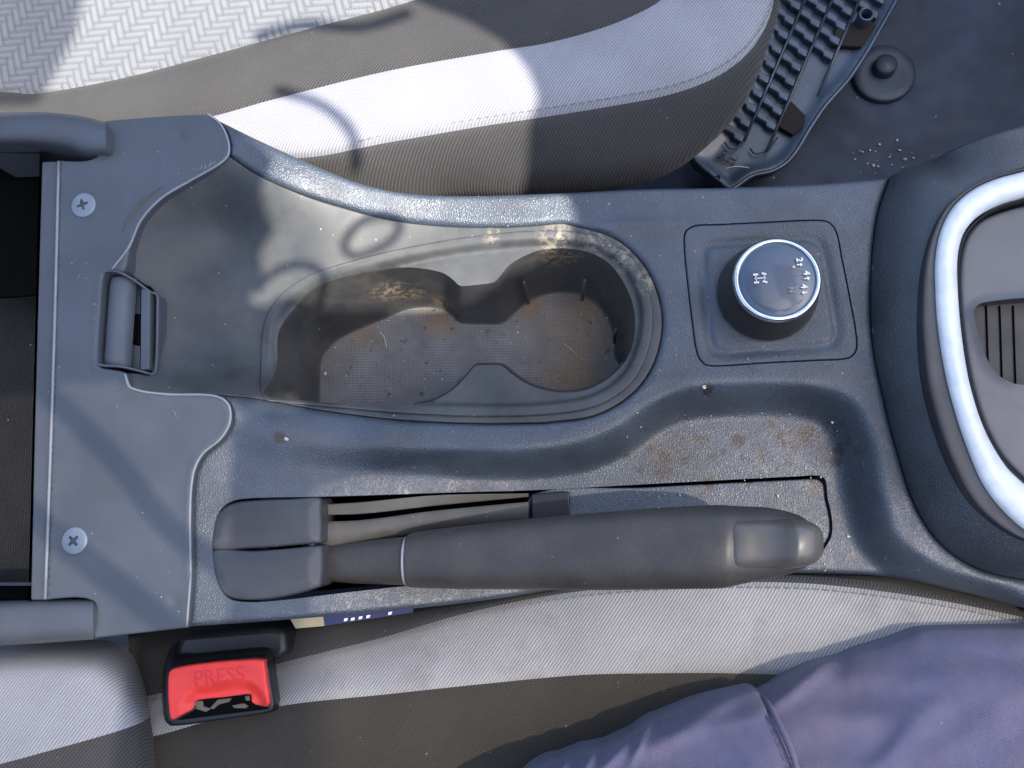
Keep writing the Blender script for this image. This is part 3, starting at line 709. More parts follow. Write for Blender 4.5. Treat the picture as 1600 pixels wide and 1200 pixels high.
glyph('dot', [disc(0, 0, 1, 10)], 1247, 429, .00035, M_dim); glyph('dot', [disc(0, 0, 1, 10)], 1245, 442.5, .00035, M_dim)
pm = W(1266, 401, .029); solid('pointer_mark', [(pm.x - .0015, pm.y - .0012), (pm.x + .0012, pm.y - .0012), (pm.x + .0012, pm.y + .0012), (pm.x - .0015, pm.y + .0012)], .024, .0295, simple('pink_mark', (.6, .08, .2), .4), knob)

# ------------------------------------------------------------------ handbrake
# slot interior: recessed insert panel, slides, boot flaps (parts of the console)
slot_in = offset(resample(slot_o, .0015), .0007)
ins_px = spl([(831,772),(1000,762),(1150,754),(1250,749),(1275,748),(1286,754),(1289,777),(1296,810),(1296,835),(1286,853),(1270,866),(1200,874),(1000,881),(850,889),(834,886),(831,840)], 4)
surf('slot_insert', Ws(ins_px), [], lambda xy: zb(xy) - .0006, M_grain, console, step=.003, rnd=.0009, skirt=.006)
solid('slot_well', offset(slot_o, -.001), -.055, -.050, M_hole, console)
def sheet(name, topc, botc, zt, zb_, mat, arch=0, m=40, thick=.004, parent=console):
    A_ = resample_n(spl(topc, 8, False), m); B_ = resample_n(spl(botc, 8, False), m); rows = []
    for t in np.linspace(0, 1, 9):
        R = A_ * (1-t) + B_ * t
        z = zt * (1-t) + zb_ * t + arch * math.sin(math.pi * t)
        zc = R[:, 2] if R.shape[1] > 2 else np.zeros(m)
        rows.append([tuple(W(p[0], p[1], z + c_)) for p, c_ in zip(R, zc)])
    rows = [[(x, y, z - thick) for x, y, z in rows[0]]] + rows + [[(x, y, z - thick) for x, y, z in rows[-1]]]
    return loft(name, rows, mat, parent)
sheet('slot_slide', [(470,790,.004),(560,785,0),(680,774,-.004),(826,771,-.012)], [(470,804,.002),(560,803,0),(680,790,-.006),(826,776,-.014)], 0, 0, M_dusty)
sheet('slot_slide', [(470,815,.002),(560,813,0),(680,798,-.006),(826,784,-.014)], [(470,860,.000),(560,850,-.002),(680,828,-.008),(826,812,-.016)], 0, 0, M_dusty, arch=.003)
solid('slot_block', Wl([(830,772),(890,768),(890,810),(830,812)], -.02), -.028, -.018, M_black, console, .001)
# two rubber boot flaps as rounded cushions
def flap(px_poly, name, hz):
    P = Wl(spl(px_poly, 5), .028)
    surf(name, P, [], lambda xy: np.maximum(zb(xy), .006) * .9 + .002 + hz * sm(dist(P, xy), 0, .007), M_boot, console, step=.0018, rnd=.0016, skirt=.02)
flap([(333,857),(335,832),(344,803),(364,786),(400,781),(450,779),(488,777),(490,790),(490,848),(485,850),(440,854),(395,857)], 'boot_flap', .0016)
flap([(333,861),(395,861),(440,858),(485,854),(491,856),(491,915),(486,921),(440,934),(390,938),(358,931),(341,906)], 'boot_flap', .0016)
solid('boot_end', Wl([(478,782),(491,780),(491,918),(478,920)], .012), -.03, .012, M_boot, console, .002)

hb = thing('handbrake', 'black handbrake lever with rounded grip and release button beside the driver seat', 'handbrake', tuple(W(500, 880, -.03)))
# grip: px stations  (x, ytop, ybot, z_axis, half height)
def lever_rows(st, seg=28, p=2.5):
    S_ = spl(st, 6, False); rows = []
    for (x, yt, yb, z, hh) in S_:
        a = W(x, yt, z); b = W(x, yb, z); c = (a + b) / 2; hw = (a - b).length / 2; d = (a - b).normalized(); r = []
        for k_ in range(seg):
            t = 2*math.pi*k_/seg; cs, sn = math.cos(t), math.sin(t)
            u = math.copysign(abs(cs) ** (2/p), cs); v = math.copysign(abs(sn) ** (2/p), sn)
            r.append(tuple(c + d * hw * u + Vector((0, 0, 1)) * hh * v))
        rows.append(r)
    return rows
loft('lever_sleeve', lever_rows([(470,853,906,-.012,.010),(520,850,909,-.006,.011),(560,846,912,-.001,.012),(600,842,913,.003,.013),(638,838,914,.007,.0145),(655,836,915,.009,.0150)]), M_lever, hb, True, True, True)
g = loft('grip', lever_rows([(636,847,905,.0075,.012),(637,838,913,.0076,.0150),(641,834,917,.008,.0165),(650,831,918,.009,.0168),(720,822,920,.017,.0175),(820,811,921,.027,.018),(920,802,922,.036,.0185),(1020,794,921,.044,.019),(1090,790,920,.050,.0195),(1125,789,919,.052,.0195),(1142,790,916,.053,.0175),(1160,791,912,.0535,.0165),(1200,793,904,.055,.0155),(1240,802,894,.056,.014),(1258,812,886,.056,.011),(1264,822,878,.056,.007)]), M_lever, hb, True, True, True)
q_ = lever_rows([(638,839,913,.0080,.0166),(638.5,839,913,.0080,.0166)])[0]
tube('grip_ring', [Vector(p) for p in q_] + [Vector(q_[0])], .0008, M_bead, hb, 6)
loft('button_gap', lever_rows([(1136,812,886,.058,.0085),(1138,809.5,890.5,.0585,.0112),(1160,808.5,891.5,.0590,.0118),(1200,808.5,890.5,.0592,.0118),(1245,809.5,888,.0585,.0112)], p=3.2), M_hole, hb, True, True, True)
bt = loft('release_button', lever_rows([(1138,815,886,.060,.008),(1140,812,889,.060,.0105),(1150,811,890,.0605,.0118),(1180,811,889,.061,.0122),(1200,811,888,.062,.0128),(1213,811,888,.0628,.0145),(1226,811,888,.0635,.0170),(1235,811,887,.064,.0178),(1255,813,884,.063,.0170),(1270,819,878,.062,.0140),(1279,828,868,.060,.0095),(1282,838,860,.059,.005)], p=3.0), M_button, hb, True, True, True)

# ------------------------------------------------------------------ dashboard end (right)
dash = thing('dash_fascia', 'grained black fascia with satin silver hoop trim at the front end of the console', 'dashboard', tuple(W(1500, 560, -.1)))
d_out = open_poly([[(1393,274),(1372,340),(1362,450),(1366,540),(1382,620),(1402,700),(1432,790),(1472,850),(1530,888),(1600,905),(1700,915),(2000,962)], [(2000,962),(2000,130)], [(2000,130),(1700,196),(1600,222),(1520,238),(1450,254),(1393,274)]])
kk = [0]
for i in range(1, len(d_out)):
    if np.linalg.norm(d_out[i] - d_out[kk[-1]]) > 2: kk.append(i)
d_out = Wl(d_out[kk], 0); seamw = Wl(spl([(1450,252)] + [(1393,274)] + seam_r, 5, False))
zD = .030
lip_px = [(2000,170),(1700,232),(1640,250),(1600,262),(1550,276),(1510,296),(1478,325),(1458,365),(1447,410),(1442,470),(1443,530),(1451,600),(1466,660),(1488,720),(1516,775),(1550,812),(1600,843),(1700,870),(2000,925)]
def ringmesh(name, outer_px, inner_px, zo, zi, mid, mat, parent, m=150, prof=9, drop=.01):
    A_ = resample_n(spl(outer_px, 8, False), m); B_ = resample_n(spl(inner_px, 8, False), m); rows = []
    Aw = Wl(A_, zo); Bw = Wl(B_, zi)
    rows.append(Aw - np.array([0, 0, drop]))
    for t in np.linspace(0, 1, prof):
        R = Aw * (1-t) + Bw * t; R[:, 2] += mid * math.sin(math.pi * t) ** .7 if 0 < t < 1 else 0; rows.append(R)
    rows.append(Bw - np.array([0, 0, drop]))
    return loft(name, rows, mat, parent)
lipw = Wl(spl(lip_px, 6, False), zD)
lip_poly = np.vstack([lipw, Wl([(2020,925),(2020,170)], zD)])
surf('fascia_surround', d_out, [lip_poly[:-2]], lambda xy: zb(xy) * 0 + .002 + (zD - .002) * (1 - np.exp(-dist(seamw, xy, False) / .016)) * 1.12, M_grain2, dash, step=.003, rnd=.003, skirt=.09, brim=.002, hskirt=.01)
sil_o = [(2000,176),(1700,238),(1640,257),(1600,268),(1550,282),(1512,302),(1485,330),(1469,365),(1462,405),(1462,450),(1466,510),(1477,580),(1492,640),(1512,700),(1537,757),(1570,800),(1610,832),(1700,862),(2000,917)]
sil_i = [(2000,210),(1700,272),(1650,290),(1600,306),(1560,319),(1528,338),(1507,362),(1497,395),(1496,440),(1501,510),(1511,580),(1522,625),(1537,668),(1556,705),(1580,738),(1620,768),(1700,790),(2000,845)]
ringmesh('fascia_lip', lip_px, sil_o, zD + .001, zD - .0005, .001, M_dkpl, dash)
ringmesh('silver_trim', sil_o, sil_i, zD + .0005, zD - .001, .0036, M_silver, dash)
pan_px = [(1990,280),(1720,310),(1650,315),(1600,321),(1560,332),(1530,347),(1511,372),(1502,405),(1500,450),(1505,510),(1514,575),(1526,625),(1540,665),(1560,703),(1585,733),(1620,760),(1720,785),(1990,830)]
ringmesh('trim_inner_lip', [(p[0]+2, p[1]+3) if p[1] < 400 else (p[0]+2, p[1]) for p in sil_i], pan_px, zD - .004, zD - .012, 0, M_black, dash, drop=.008)
pan = Wl(spl(pan_px, 6, False), zD - .010)
rec_px = spl([(1690,462),(1600,466),(1550,471),(1528,476),(1520,488),(1524,510),(1535,548),(1552,580),(1575,597),(1600,602),(1690,606)], 5, False)
rec = Wl(rec_px, zD - .010)
surf('fascia_panel', np.vstack([pan, ]), [rec], lambda xy: np.full(len(xy), zD - .010) + .0012 * sm(np.abs(sd(rec, xy)), .003, 0), M_gloss, dash, step=.003, rnd=.002, skirt=.01)
solid('tray_recess', offset(rec, -.001), zD - .024, zD - .022, plastic('ribbed_dark', (.052, .047, .044), .5, dust=.2, dthr=.97), dash)
loft('recess_edge', [rec, rec - np.array([0, 0, .014])], M_dkpl, dash, closed=False)
for x in (1541, 1562, 1583, 1604, 1625):
    a, b = W(x, 478, zD - .0215), W(x + 4, 602, zD - .0215)
    tube('recess_rib', [a, b], .0005, M_hole, dash, 6)

# ------------------------------------------------------------------ passenger seat (strips between panel boundaries)
def panel_set(curves, n_al, n_btw, mats, names, parent, relief=None):
    C = [resample_n(np.array([tuple(W(*p)) for p in spl(c, 10, False)]), n_al) for c in curves]
    for s_ in range(len(C) - 1):
        a = C[max(s_-1, 0)]; b = C[s_]; c = C[s_+1]; d = C[min(s_+2, len(C)-1)]; rows = []
        nb = n_btw[s_]
        for k_ in range(nb + 1):
            t = k_ / nb; t2, t3 = t*t, t*t*t
            lb = np.linalg.norm(c - b, axis=1, keepdims=True); la = np.linalg.norm(b - a, axis=1, keepdims=True); ld = np.linalg.norm(d - c, axis=1, keepdims=True)
            m1 = (c - a) / (la + lb) * lb; m2 = (d - b) / (ld + lb) * lb
            R = (2*t3-3*t2+1)*b + (t3-2*t2+t)*m1 + (-2*t3+3*t2)*c + (t3-t2)*m2
            # seam dip at both borders
            dd = np.minimum(t, 1-t) * lb[:, 0]; R[:, 2] -= .0016 * np.exp(-(dd / .0022) ** 2)
            rows.append(R)
        if relief and relief[s_]: rows = relief[s_](rows)
        loft(names[s_], rows, mats[s_], parent)
    return C
PAT = []
def herring(rows):
    R = np.array(rows); L = 3; w = .0050
    th = math.radians(16); X = R[..., 0] * math.cos(th) + R[..., 1] * math.sin(th); Y = -R[..., 0] * math.sin(th * .2) + R[..., 1]
    X = X / w; Y = Y / (w * .95); i = np.floor(X).astype(int); j = np.floor(Y).astype(int); fx = X - i; fy = Y - j
    m = (i - j) % (2 * L); hor = m < L
    big_ = 9.0
    e = np.where(hor, np.minimum(np.minimum(fy, 1-fy), np.minimum(np.where(m == 0, fx, big_), np.where(m == L-1, 1-fx, big_))),
                 np.minimum(np.minimum(fx, 1-fx), np.minimum(np.where(m == 2*L-1, fy, big_), np.where(m == L, 1-fy, big_))))
    R[..., 2] -= .0012 * np.exp(-(e / .15) ** 2); PAT.append(np.exp(-(e / .17) ** 2).ravel())
    return list(R)
pseat = thing('passenger_seat', 'front passenger seat cushion in light and charcoal grey fabric with embossed centre panel', 'car seat', tuple(W(600, 100, -.28)))
zs = -.01
cP = [[(-80,-330,.0),(200,-340,.0),(500,-350,.0),(760,-350,0),(1000,-350,-.005)],
      [(-80,150,.004),(0,142,.004),(50,145,.004),(100,138,.004),(200,118,.004),(300,92,.004),(400,65,.003),(500,38,.002),(600,12,.0),(700,-18,-.002),(850,-60,-.004),(1000,-100,-.006)],
      [(-80,205,.010),(60,202,.010),(200,196,.012),(320,182,.012),(420,155,.011),(600,110,.009),(780,77,.007),(850,66,.005),(930,45,.003),(990,22,.0),(1035,-4,-.004),(1075,-50,-.008)],
      [(-80,222,.000),(100,224,.000),(300,236,.002),(470,245,.004),(600,222,.004),(750,196,.003),(850,181,.002),(950,165,0),(1050,145,-.004),(1120,118,-.008),(1170,80,-.013),(1203,25,-.018),(1216,-50,-.022)],
      [(-80,232,-.05),(200,245,-.05),(400,300,-.05),(560,330,-.05),(700,306,-.05),(820,303,-.05),(940,292,-.05),(1035,268,-.05),(1100,226,-.05),(1150,176,-.05),(1183,120,-.05),(1206,50,-.05),(1222,-50,-.05)],
      [(-80,228,-.14),(200,240,-.14),(400,296,-.14),(560,320,-.14),(700,300,-.14),(820,296,-.14),(940,285,-.14),(1030,262,-.14),(1090,222,-.14),(1140,172,-.14),(1170,116,-.14),(1190,50,-.14),(1206,-50,-.14)]]
CP = panel_set(cP, 560, [230, 24, 24, 20, 8], [M_patt, M_dark, M_light, M_dark, M_dark], ['centre_panel', 'charcoal_panel', 'light_panel', 'side_panel', 'base_panel'], pseat, [herring, None, None, None, None])
cpo = next(o for o in bpy.data.objects if o.name.startswith('centre_panel'))
at_ = cpo.data.attributes.new('pat', 'FLOAT', 'POINT'); at_.data.foreach_set('value', PAT[0].astype(np.float32))
def stitches(name, pts3, parent, step=.0055, ln=.0036, r=.0004, mat=M_thread):
    P = resample(np.array(pts3), step / 4, False); V = []; Fc = []
    for i in range(0, len(P) - 4, 4):
        a = Vector(P[i]); b = Vector(P[i + 3]); d = (b - a)
        if d.length < 1e-6: continue
        d.normalize(); nrm = Vector((0, 0, 1)); s_ = d.cross(nrm).normalized() * r; b0 = len(V); mid = (a + b) / 2 + nrm * r * 1.5
        V += [tuple(a + s_), tuple(a - s_), tuple(b - s_), tuple(b + s_), tuple(mid + s_), tuple(mid - s_)]
        Fc += [(b0, b0+1, b0+5, b0+4), (b0+4, b0+5, b0+2, b0+3)]
    return mesh(name, V, Fc, mat, parent)
c3 = resample_n(np.array([tuple(W(p[0], p[1] - 11, p[2] + .0022)) for p in spl([(560,232,.0045)] + cP[3][4:], 10, False)]), 200)
stitches('stitching', c3, pseat)

# floor area upper right
fast = thing('mat_fastener', 'round black floor fastener with a raised centre pin', 'fastener', tuple(W(1385, 110, -.19)))
fc = W(1383, 112, -.19)
solid('liner_step', Wl([(1040,320),(1260,-80),(1800,-80),(1800,330)], -.21), -.24, -.197, M_carpet, None); st_ = bpy.data.objects['liner_step']; st_.name = 'footwell_floor'; tag(st_, kind='structure')
lathe('fastener_disc', [(.026, -.007), (.026, -.003), (.0245, -.0015), (.018, -.002), (.0001, -.0025)], fc, M_fast, fast)
lathe('fastener_pin', [(.0098, -.003), (.0092, .005), (.008, .0065), (.0001, .007)], (W(1385, 100, -.185).x, W(1385, 100, -.185).y, -.19), M_fast, fast)
# ribbed sill trim
M_pocket = simple('pocket_dirt', (.010, .006, .004), .8)  # even dark brown for the pocket shapes
trim = thing('ribbed_trim', 'loose blue black ribbed plastic trim piece lying between passenger seat and footwell', 'trim piece', tuple(W(1180, 200, -.16)))
zt = -.16
t_out = Wl(spl([(1078,245),(1100,226),(1135,180),(1170,130),(1200,60),(1225,-60),(1300,-90),(1420,-60),(1400,0),(1378,40),(1352,85),(1325,125),(1290,165),(1266,200),(1245,235),(1228,255),(1205,268),(1175,275),(1150,292),(1138,298),(1120,285)], 4), zt)
surf('trim_base', t_out, [], lambda xy: np.full(len(xy), zt) + .004 * sm(dist(t_out, xy), .012, .0), M_trim, trim, step=.004, rnd=.002, skirt=.012)
edge = Wl(spl([(1415,-40),(1400,0),(1378,40),(1352,85),(1325,125),(1290,165),(1266,200),(1245,235),(1228,255),(1205,268),(1175,275),(1150,292),(1138,298)], 6, False), zt + .005)
tube('trim_edge', edge, .0019, M_trim, trim)
# teeth: rows parallel to the strip direction
u0 = np.array([1128., 205.]); ud = np.array([1225., -20.]) - u0; ud /= np.linalg.norm(ud); vd = np.array([-ud[1], ud[0]]); vd = vd if vd[0] > 0 else -vd
ncell = 0
for r_ in range(4):
    for k_ in range(0, 11):
        base_ = u0 + vd * (0 + r_ * 39) + ud * (k_ * 25 + 6 + r_ * 12)
        if r_ >= 1 and k_ < 1: continue
        if r_ == 2 and k_ < 6: continue
        if r_ == 3 and k_ < 9: continue
        q = [base_, base_ + vd * 18 - ud * 2, base_ + vd * 20 - ud * 7, base_ + vd * 36 - ud * 8, base_ + vd * 36 + ud * 4, base_ + vd * 20 + ud * 5, base_ + vd * 18 + ud * 9, base_ + ud * 12]
        if q[0][1] < -60: continue
        o = solid('rib', Wl(q, zt + .008), zt - .001, zt + .0065, M_trim, trim, .0012)
    ln = [u0 + vd * (-1 + r_ * 39) + ud * (0 + (r_ // 3) * 110), u0 + vd * (-1 + r_ * 39) + ud * 290]
    a, b = [W(p[0], p[1], zt + .0062) for p in ln]; tube('rail', [a, b], .0012, M_trim, trim, 6)
solid('trim_pocket', Wl([(1216,172),(1236,160),(1258,182),(1254,200),(1238,212),(1218,200)], zt + .004), zt, zt + .0058, M_pocket, trim, .0005)
solid('trim_pocket', Wl([(1305,48),(1345,30),(1368,40),(1345,75),(1300,72)], zt + .004), zt, zt + .0058, M_pocket, trim, .0005)
ring_c = W(1354, 22, zt + .016); lathe('trim_boss', [(.0062, -.012), (.0062, .0), (.0052, .0012), (.0042, .0), (.0042, -.012)], ring_c, M_trim, trim)
for body, x, y, s_ in (('RH', 1138, 246, .012), ('A', 1124, 274, .006)):
    m = Matrix.Translation(W(x, y, zt + .0046)) @ Matrix.Rotation(math.radians(-32), 4, 'Z'); add_text('lettering', body, s_, M_fast, trim, m, .0008)
for cv in ([(1132,222),(1140,232),(1152,230),(1175,195)], [(1172,232),(1180,240),(1198,235),(1215,215)]):
    tube('trim_bead', Wl(spl(cv, 6, False), zt + .004), .0007, M_black, trim, 6)

# ------------------------------------------------------------------ driver seat
dseat = thing('driver_seat', 'driver seat cushion with light grey bolster and brown centre under the purple trousers', 'car seat', tuple(W(800, 1080, -.28)))
cD = [[(200,985,-.09),(440,960,-.09),(600,945,-.09),(800,920,-.09),(1000,895,-.09),(1200,888,-.09),(1400,895,-.09),(1700,960,-.09),(2000,1020,-0.09)],
      [(200,1010,-.045),(440,985,-.045),(600,962,-.045),(700,945,-.045),(800,928,-.042),(900,912,-.038),(1050,900,-.035),(1250,898,-.035),(1400,912,-.035),(1600,955,-.035),(1700,980,-.035),(2000,1040,-0.035)],
      [(200,1095,-.03),(330,1065,-.03),(440,1036,-.03),(520,1016,-.03),(600,996,-.03),(700,966,-.03),(800,942,-.028),(900,925,-.024),(1050,912,-.02),(1200,910,-.02),(1300,915,-.02),(1450,935,-.02),(1600,965,-.02),(1700,990,-.02),(2000,1050,-0.02)],
      [(200,1160,-.02),(260,1146,-.02),(330,1126,-.018),(450,1102,-.016),(600,1086,-.014),(750,1070,-.012),(900,1056,-.010),(1000,1053,-.010),(1150,1053,-.01),(1300,1060,-.01),(1700,1100,-.01),(2000,1100,-0.01)],
      [(200,1330,-.028),(450,1330,-.028),(800,1330,-.028),(1100,1330,-.028),(1400,1330,-.028),(1700,1330,-.028),(2000,1330,-0.028)],
      [(200,1900,-.03),(450,1900,-.03),(800,1900,-.03),(1100,1900,-.03),(1400,1900,-.03),(1700,1900,-.03),(2000,1900,-0.03)]]
panel_set(cD, 300, [6, 8, 26, 26, 20], [M_dark, M_dark, M_light2, M_brownf, M_brownf], ['base_panel', 'piping_panel', 'light_panel', 'centre_panel', 'rear_cushion_panel'], dseat)
c3 = resample_n(np.array([tuple(W(p[0], p[1] + 8, p[2] + .0012)) for p in spl(cD[2], 10, False)]), 300)
stitches('stitching', c3, dseat)
# backrest bolster (lower left)
cB = [[(-60,1006,-.03),(0,1004,-.03),(60,1001,-.03),(120,1000,-.03),(180,1003,-.035),(212,1030,-.04),(232,1075,-.04),(246,1120,-.045),(254,1165,-.045),(256,1260,-.045)],
      [(-60,1040,.01),(0,1036,.01),(60,1032,.01),(110,1032,.01),(150,1038,.008),(176,1058,.006),(196,1092,.004),(214,1128,.0),(222,1170,.0),(224,1260,.0)],
      [(-60,1100,.018),(0,1096,.018),(50,1092,.018),(80,1095,.018),(100,1105,.017),(118,1120,.016),(132,1140,.015),(142,1160,.014),(148,1190,.014),(150,1260,.014)],
      [(-60,1260,.018),(-40,1260,.018),(-20,1260,.018),(0,1260,.018),(10,1260,.017),(20,1260,.016),(30,1260,.015),(40,1260,.014),(50,1260,.014),(60,1260,.014)]]
# two tone split is a seam: cut by a line (0,1190)-(235,1125)
Cc = [resample_n(np.array([tuple(W(*p)) for p in spl(c, 8, False)]), 90) for c in cB]
rowsB = []
for s_ in range(3):
    for k_ in range(12 + (s_ == 2)):
        t = k_ / 12; a = Cc[max(s_-1, 0)]; b = Cc[s_]; c = Cc[s_+1]; d = Cc[min(s_+2, 3)]
        rowsB.append(((2*t**3-3*t**2+1)*b + (t**3-2*t*t+t)*(c-a)/2 + (-2*t**3+3*t*t)*c + (t**3-t*t)*(d-b)/2))
bol = loft('backrest_bolster', rowsB, M_light, dseat); bol.data.materials.append(M_dark)
nrm_up = sum(p.normal.z for p in bol.data.polygons)
la, lb_ = W(-60, 1208, .012), W(250, 1122, .0)
bm = bmesh.new(); bm.from_mesh(bol.data)
pn = Vector((-(lb_.y - la.y), lb_.x - la.x, 0)).normalized()
bmesh.ops.bisect_plane(bm, geom=list(bm.verts) + list(bm.edges) + list(bm.faces), plane_co=la, plane_no=pn)
for f in bm.faces:
    if (f.calc_center_median() - la).dot(pn) < 0: f.material_index = 1
bm.to_mesh(bol.data); bm.free()

# ------------------------------------------------------------------ seat belt buckle
buckle = thing('seat_belt_buckle', 'black seat belt buckle with red press button beside the driver seat', 'seat belt buckle', tuple(W(345, 1060, -.08)))
def rl(px, z=None, n_=48):
    q = spl([(p[0], p[1], p[2] if len(p) > 2 else z) for p in px], 6); return resample(np.array([tuple(W(*p)) for p in q]), .001)[:0] if False else resample_closed_n(np.array([tuple(W(*p)) for p in q]), n_)
def resample_closed_n(P, n_):
    Q = np.vstack([P, P[:1]]); d = np.r_[0, np.cumsum(np.linalg.norm(np.diff(Q, axis=0), axis=1))]; s_ = np.linspace(0, d[-1], n_ + 1)[:-1]
    return np.stack([np.interp(s_, d, Q[:, k_]) for k_ in range(3)], 1)
f0 = [(262,1052),(264,1045),(270,1041),(340,1032),(405,1026),(413,1028),(417,1035),(423,1070),(428,1102),(426,1110),(418,1113),(350,1123),(272,1133),(264,1130),(261,1122),(260,1085)]
def scale_px(pts, cx, cy, sx, sy, dx=0, dy=0): return [((x-cx)*sx + cx + dx, (y-cy)*sy + cy + dy) for x, y in pts]
rowsH = [rl(scale_px(f0, 345, 1080, .93, .88), .006), rl(scale_px(f0, 345, 1080, .985, .975), .0065), rl(scale_px(f0, 345, 1080, 1.02, 1.03), .0045), rl(scale_px(f0, 345, 1080, 1.07, 1.06, 2, -2), -.004), rl(scale_px(f0, 345, 1080, 1.10, 1.05, 2, -8), -.018),
         rl(scale_px(f0, 345, 1080, 1.06, .98, 4, -30), -.035), rl(scale_px(f0, 345, 1080, 1.0, .9, 6, -46), -.055), rl(scale_px(f0, 345, 1080, .9, .8, 8, -56), -.075)]
loft('housing', rowsH, M_black, buckle, True, True, True)
red_px = [(265,1050),(275,1043),(325,1035),(370,1031),(408,1030),(413,1034),(417,1062),(421,1098),(417,1104),(403,1105),(394,1101),(390,1096),(388,1087),(350,1091),(310,1096),(304,1103),(299,1109),(285,1117),(272,1124),(267,1122),(264,1100),(263,1075)]
red_o = Wl(spl(red_px, 4), .0085)
def z_red(xy):
    notch = Wl([(300,1104),(312,1090),(350,1084),(385,1081),(398,1092),(404,1106)], .0085); d = dist(notch, xy, False)
    return .0098 - .0035 * (1 - sm(d, 0, .008))
rb = surf('red_button', red_o, [], z_red, M_red, buckle, step=.0012, rnd=.0014, skirt=.005)
m = Matrix.Translation(W(342, 1058, .0099)) @ Matrix.Rotation(math.radians(7), 4, 'Z')
add_text('press_lettering', 'PRESS', .0125, simple('red_emboss', (.74, .03, .028), .5), rb, m, .0002)
slot = solid('buckle_slot', Wl([(303,1110),(312,1094),(389,1086),(396,1102),(418,1107),(420,1108),(275,1126)], .0075), .0060, .0068, M_hole, buckle)
for q in ([(305,1096),(316,1095),(318,1104),(330,1107),(322,1113),(306,1108)], [(340,1093),(362,1091),(358,1097),(342,1101),(333,1109),(328,1106)], [(362,1102),(380,1099),(388,1103),(384,1107),(366,1107)], [(382,1088),(389,1087),(390,1095),(384,1095)]):
    solid('catch', Wl(q, .008), .0066, .0082, M_brass, buckle, .0004)
# stalk / bracket behind the buckle
solid('bracket', Wl([(268,1028),(280,992),(425,980),(443,985),(447,1020),(432,1034),(350,1036)], -.02), -.07, -.022, simple('worn_black', (.02, .019, .018), .38, nz=.8), buckle, .004)

# leaflet wedged below the console edge
leaf = thing('wedged_leaflet', 'blue and cream printed leaflet wedged under the console edge beside the buckle', 'leaflet', tuple(W(540, 970, -.04)))
mesh('leaf_sheet', Wl([(445,952,-.020),(503,950,-.020),(507,978,-.026),(462,982,-.026)], 0), [(0, 1, 2, 3)], simple('cream_paper', (.42, .36, .24), .7), leaf, False)
mesh('leaf_print', Wl([(503,945,-.020),(650,925,-.020),(645,957,-.026),(507,978,-.026)], 0), [(0, 1, 2, 3)], simple('blue_print', (.03, .035, .11), .6), leaf, False)
for x, y in ((537,971),(548,970),(560,968),(572,966),(606,961)):
    a = W(x, y, -.0245); mesh('leaf_mark', [(a.x, a.y, a.z), (a.x+.0022, a.y+.0004, a.z), (a.x+.0028, a.y+.0022, a.z+.0004), (a.x+.0004, a.y+.0018, a.z+.0004)], [(0, 1, 2, 3)], M_white, leaf, False)

# ------------------------------------------------------------------ driver's leg in trousers
person = thing('person', 'person in faded purple blue cotton trousers sitting on the driver seat', 'person', tuple(W(1350, 1150, -.02)))
FOLDS = [(1260,1060,-.5,14,.005,110),(1330,1120,.3,26,.004,120),(1450,1060,.1,22,.004,130),(1530,1140,-.4,30,.005,120),(1400,1170,-.7,20,.004,90),(1110,1110,-.35,12,.0035,90),(1060,1150,-.2,14,.0035,80),(960,1180,-.6,10,.004,50),(920,1190,-.9,8,.004,40),(1000,1160,-1.0,8,.0035,40),(880,1195,-1.1,7,.0035,30),(1150,1160,.9,14,.003,60),(1560,1030,.2,18,-.003,120)]
def cloth(name, edge_px, far_px, z_edge, z_top, m, nr, wr, parent, seed=1, pw=.5):
    A_ = resample_n(spl(edge_px, 10, False), m); B_ = resample_n(spl(far_px, 10, False), m); rows = []; r2 = np.random.RandomState(seed)
    ph = r2.uniform(0, 6, 6)
    for k_ in range(nr + 1):
        t = k_ / nr; R = A_ * (1 - t) + B_ * t
        z = z_edge + (z_top - z_edge) * (1 - (1 - t) ** 2) ** pw
        row = []
        for i, p in enumerate(R):
            w_ = wr * (math.sin(p[0]*.021 + p[1]*.033 + ph[0]) * .5 + math.sin(p[0]*.045 - p[1]*.02 + ph[1] + 1.5*math.sin(p[1]*.02)) * .35 + math.sin(p[0]*.012 + p[1]*.075 + ph[2]) * .3) * min(1, t * 5)
            for (fx, fy, ang, wd_, am, ln_) in FOLDS:
                ux, uy = math.cos(ang), math.sin(ang); dx_, dy_ = p[0] - fx, p[1] - fy; al = dx_*ux + dy_*uy; ac = -dx_*uy + dy_*ux + 10*math.sin(al*.02)
                w_ += am * math.exp(-(ac/wd_)**2) * math.exp(-(al/ln_)**2)
            row.append(tuple(W(p[0], p[1], z + w_)))
        rows.append(row)
    lastr = rows[-1]
    for e_ in (.04, .08, .12, .16): rows.append([(x, y - e_, z - e_*e_*1.5) for x, y, z in lastr])
    rows = [[(x, y, z_edge - .03) for x, y, z in rows[0]]] + rows
    return loft(name, rows, M_cotton, parent)
cloth('trouser_leg', [(1120,1118),(1165,1088),(1200,1070),(1235,1048),(1270,1034),(1310,1026),(1335,1014),(1380,1000),(1415,988),(1440,981),(1500,979),(1600,978),(1720,975),(2000,960)],
      [(1100,1330),(1200,1340),(1300,1340),(1400,1340),(1500,1340),(1600,1340),(1720,1340),(2000,1340)], -.006, .046, 170, 50, .0024, person, 3)
cloth('trouser_pocket', [(800,1230),(822,1206),(836,1196),(852,1188),(880,1182),(905,1170),(935,1166),(965,1152),(985,1143),(1005,1128),(1040,1112),(1075,1097),(1110,1086),(1150,1078),(1172,1075),(1186,1080),(1200,1100)],
      [(760,1340),(820,1340),(900,1340),(980,1340),(1060,1340),(1130,1340),(1200,1340),(1260,1340),(1290,1340)], .000, .052, 200, 50, .0022, person, 9)
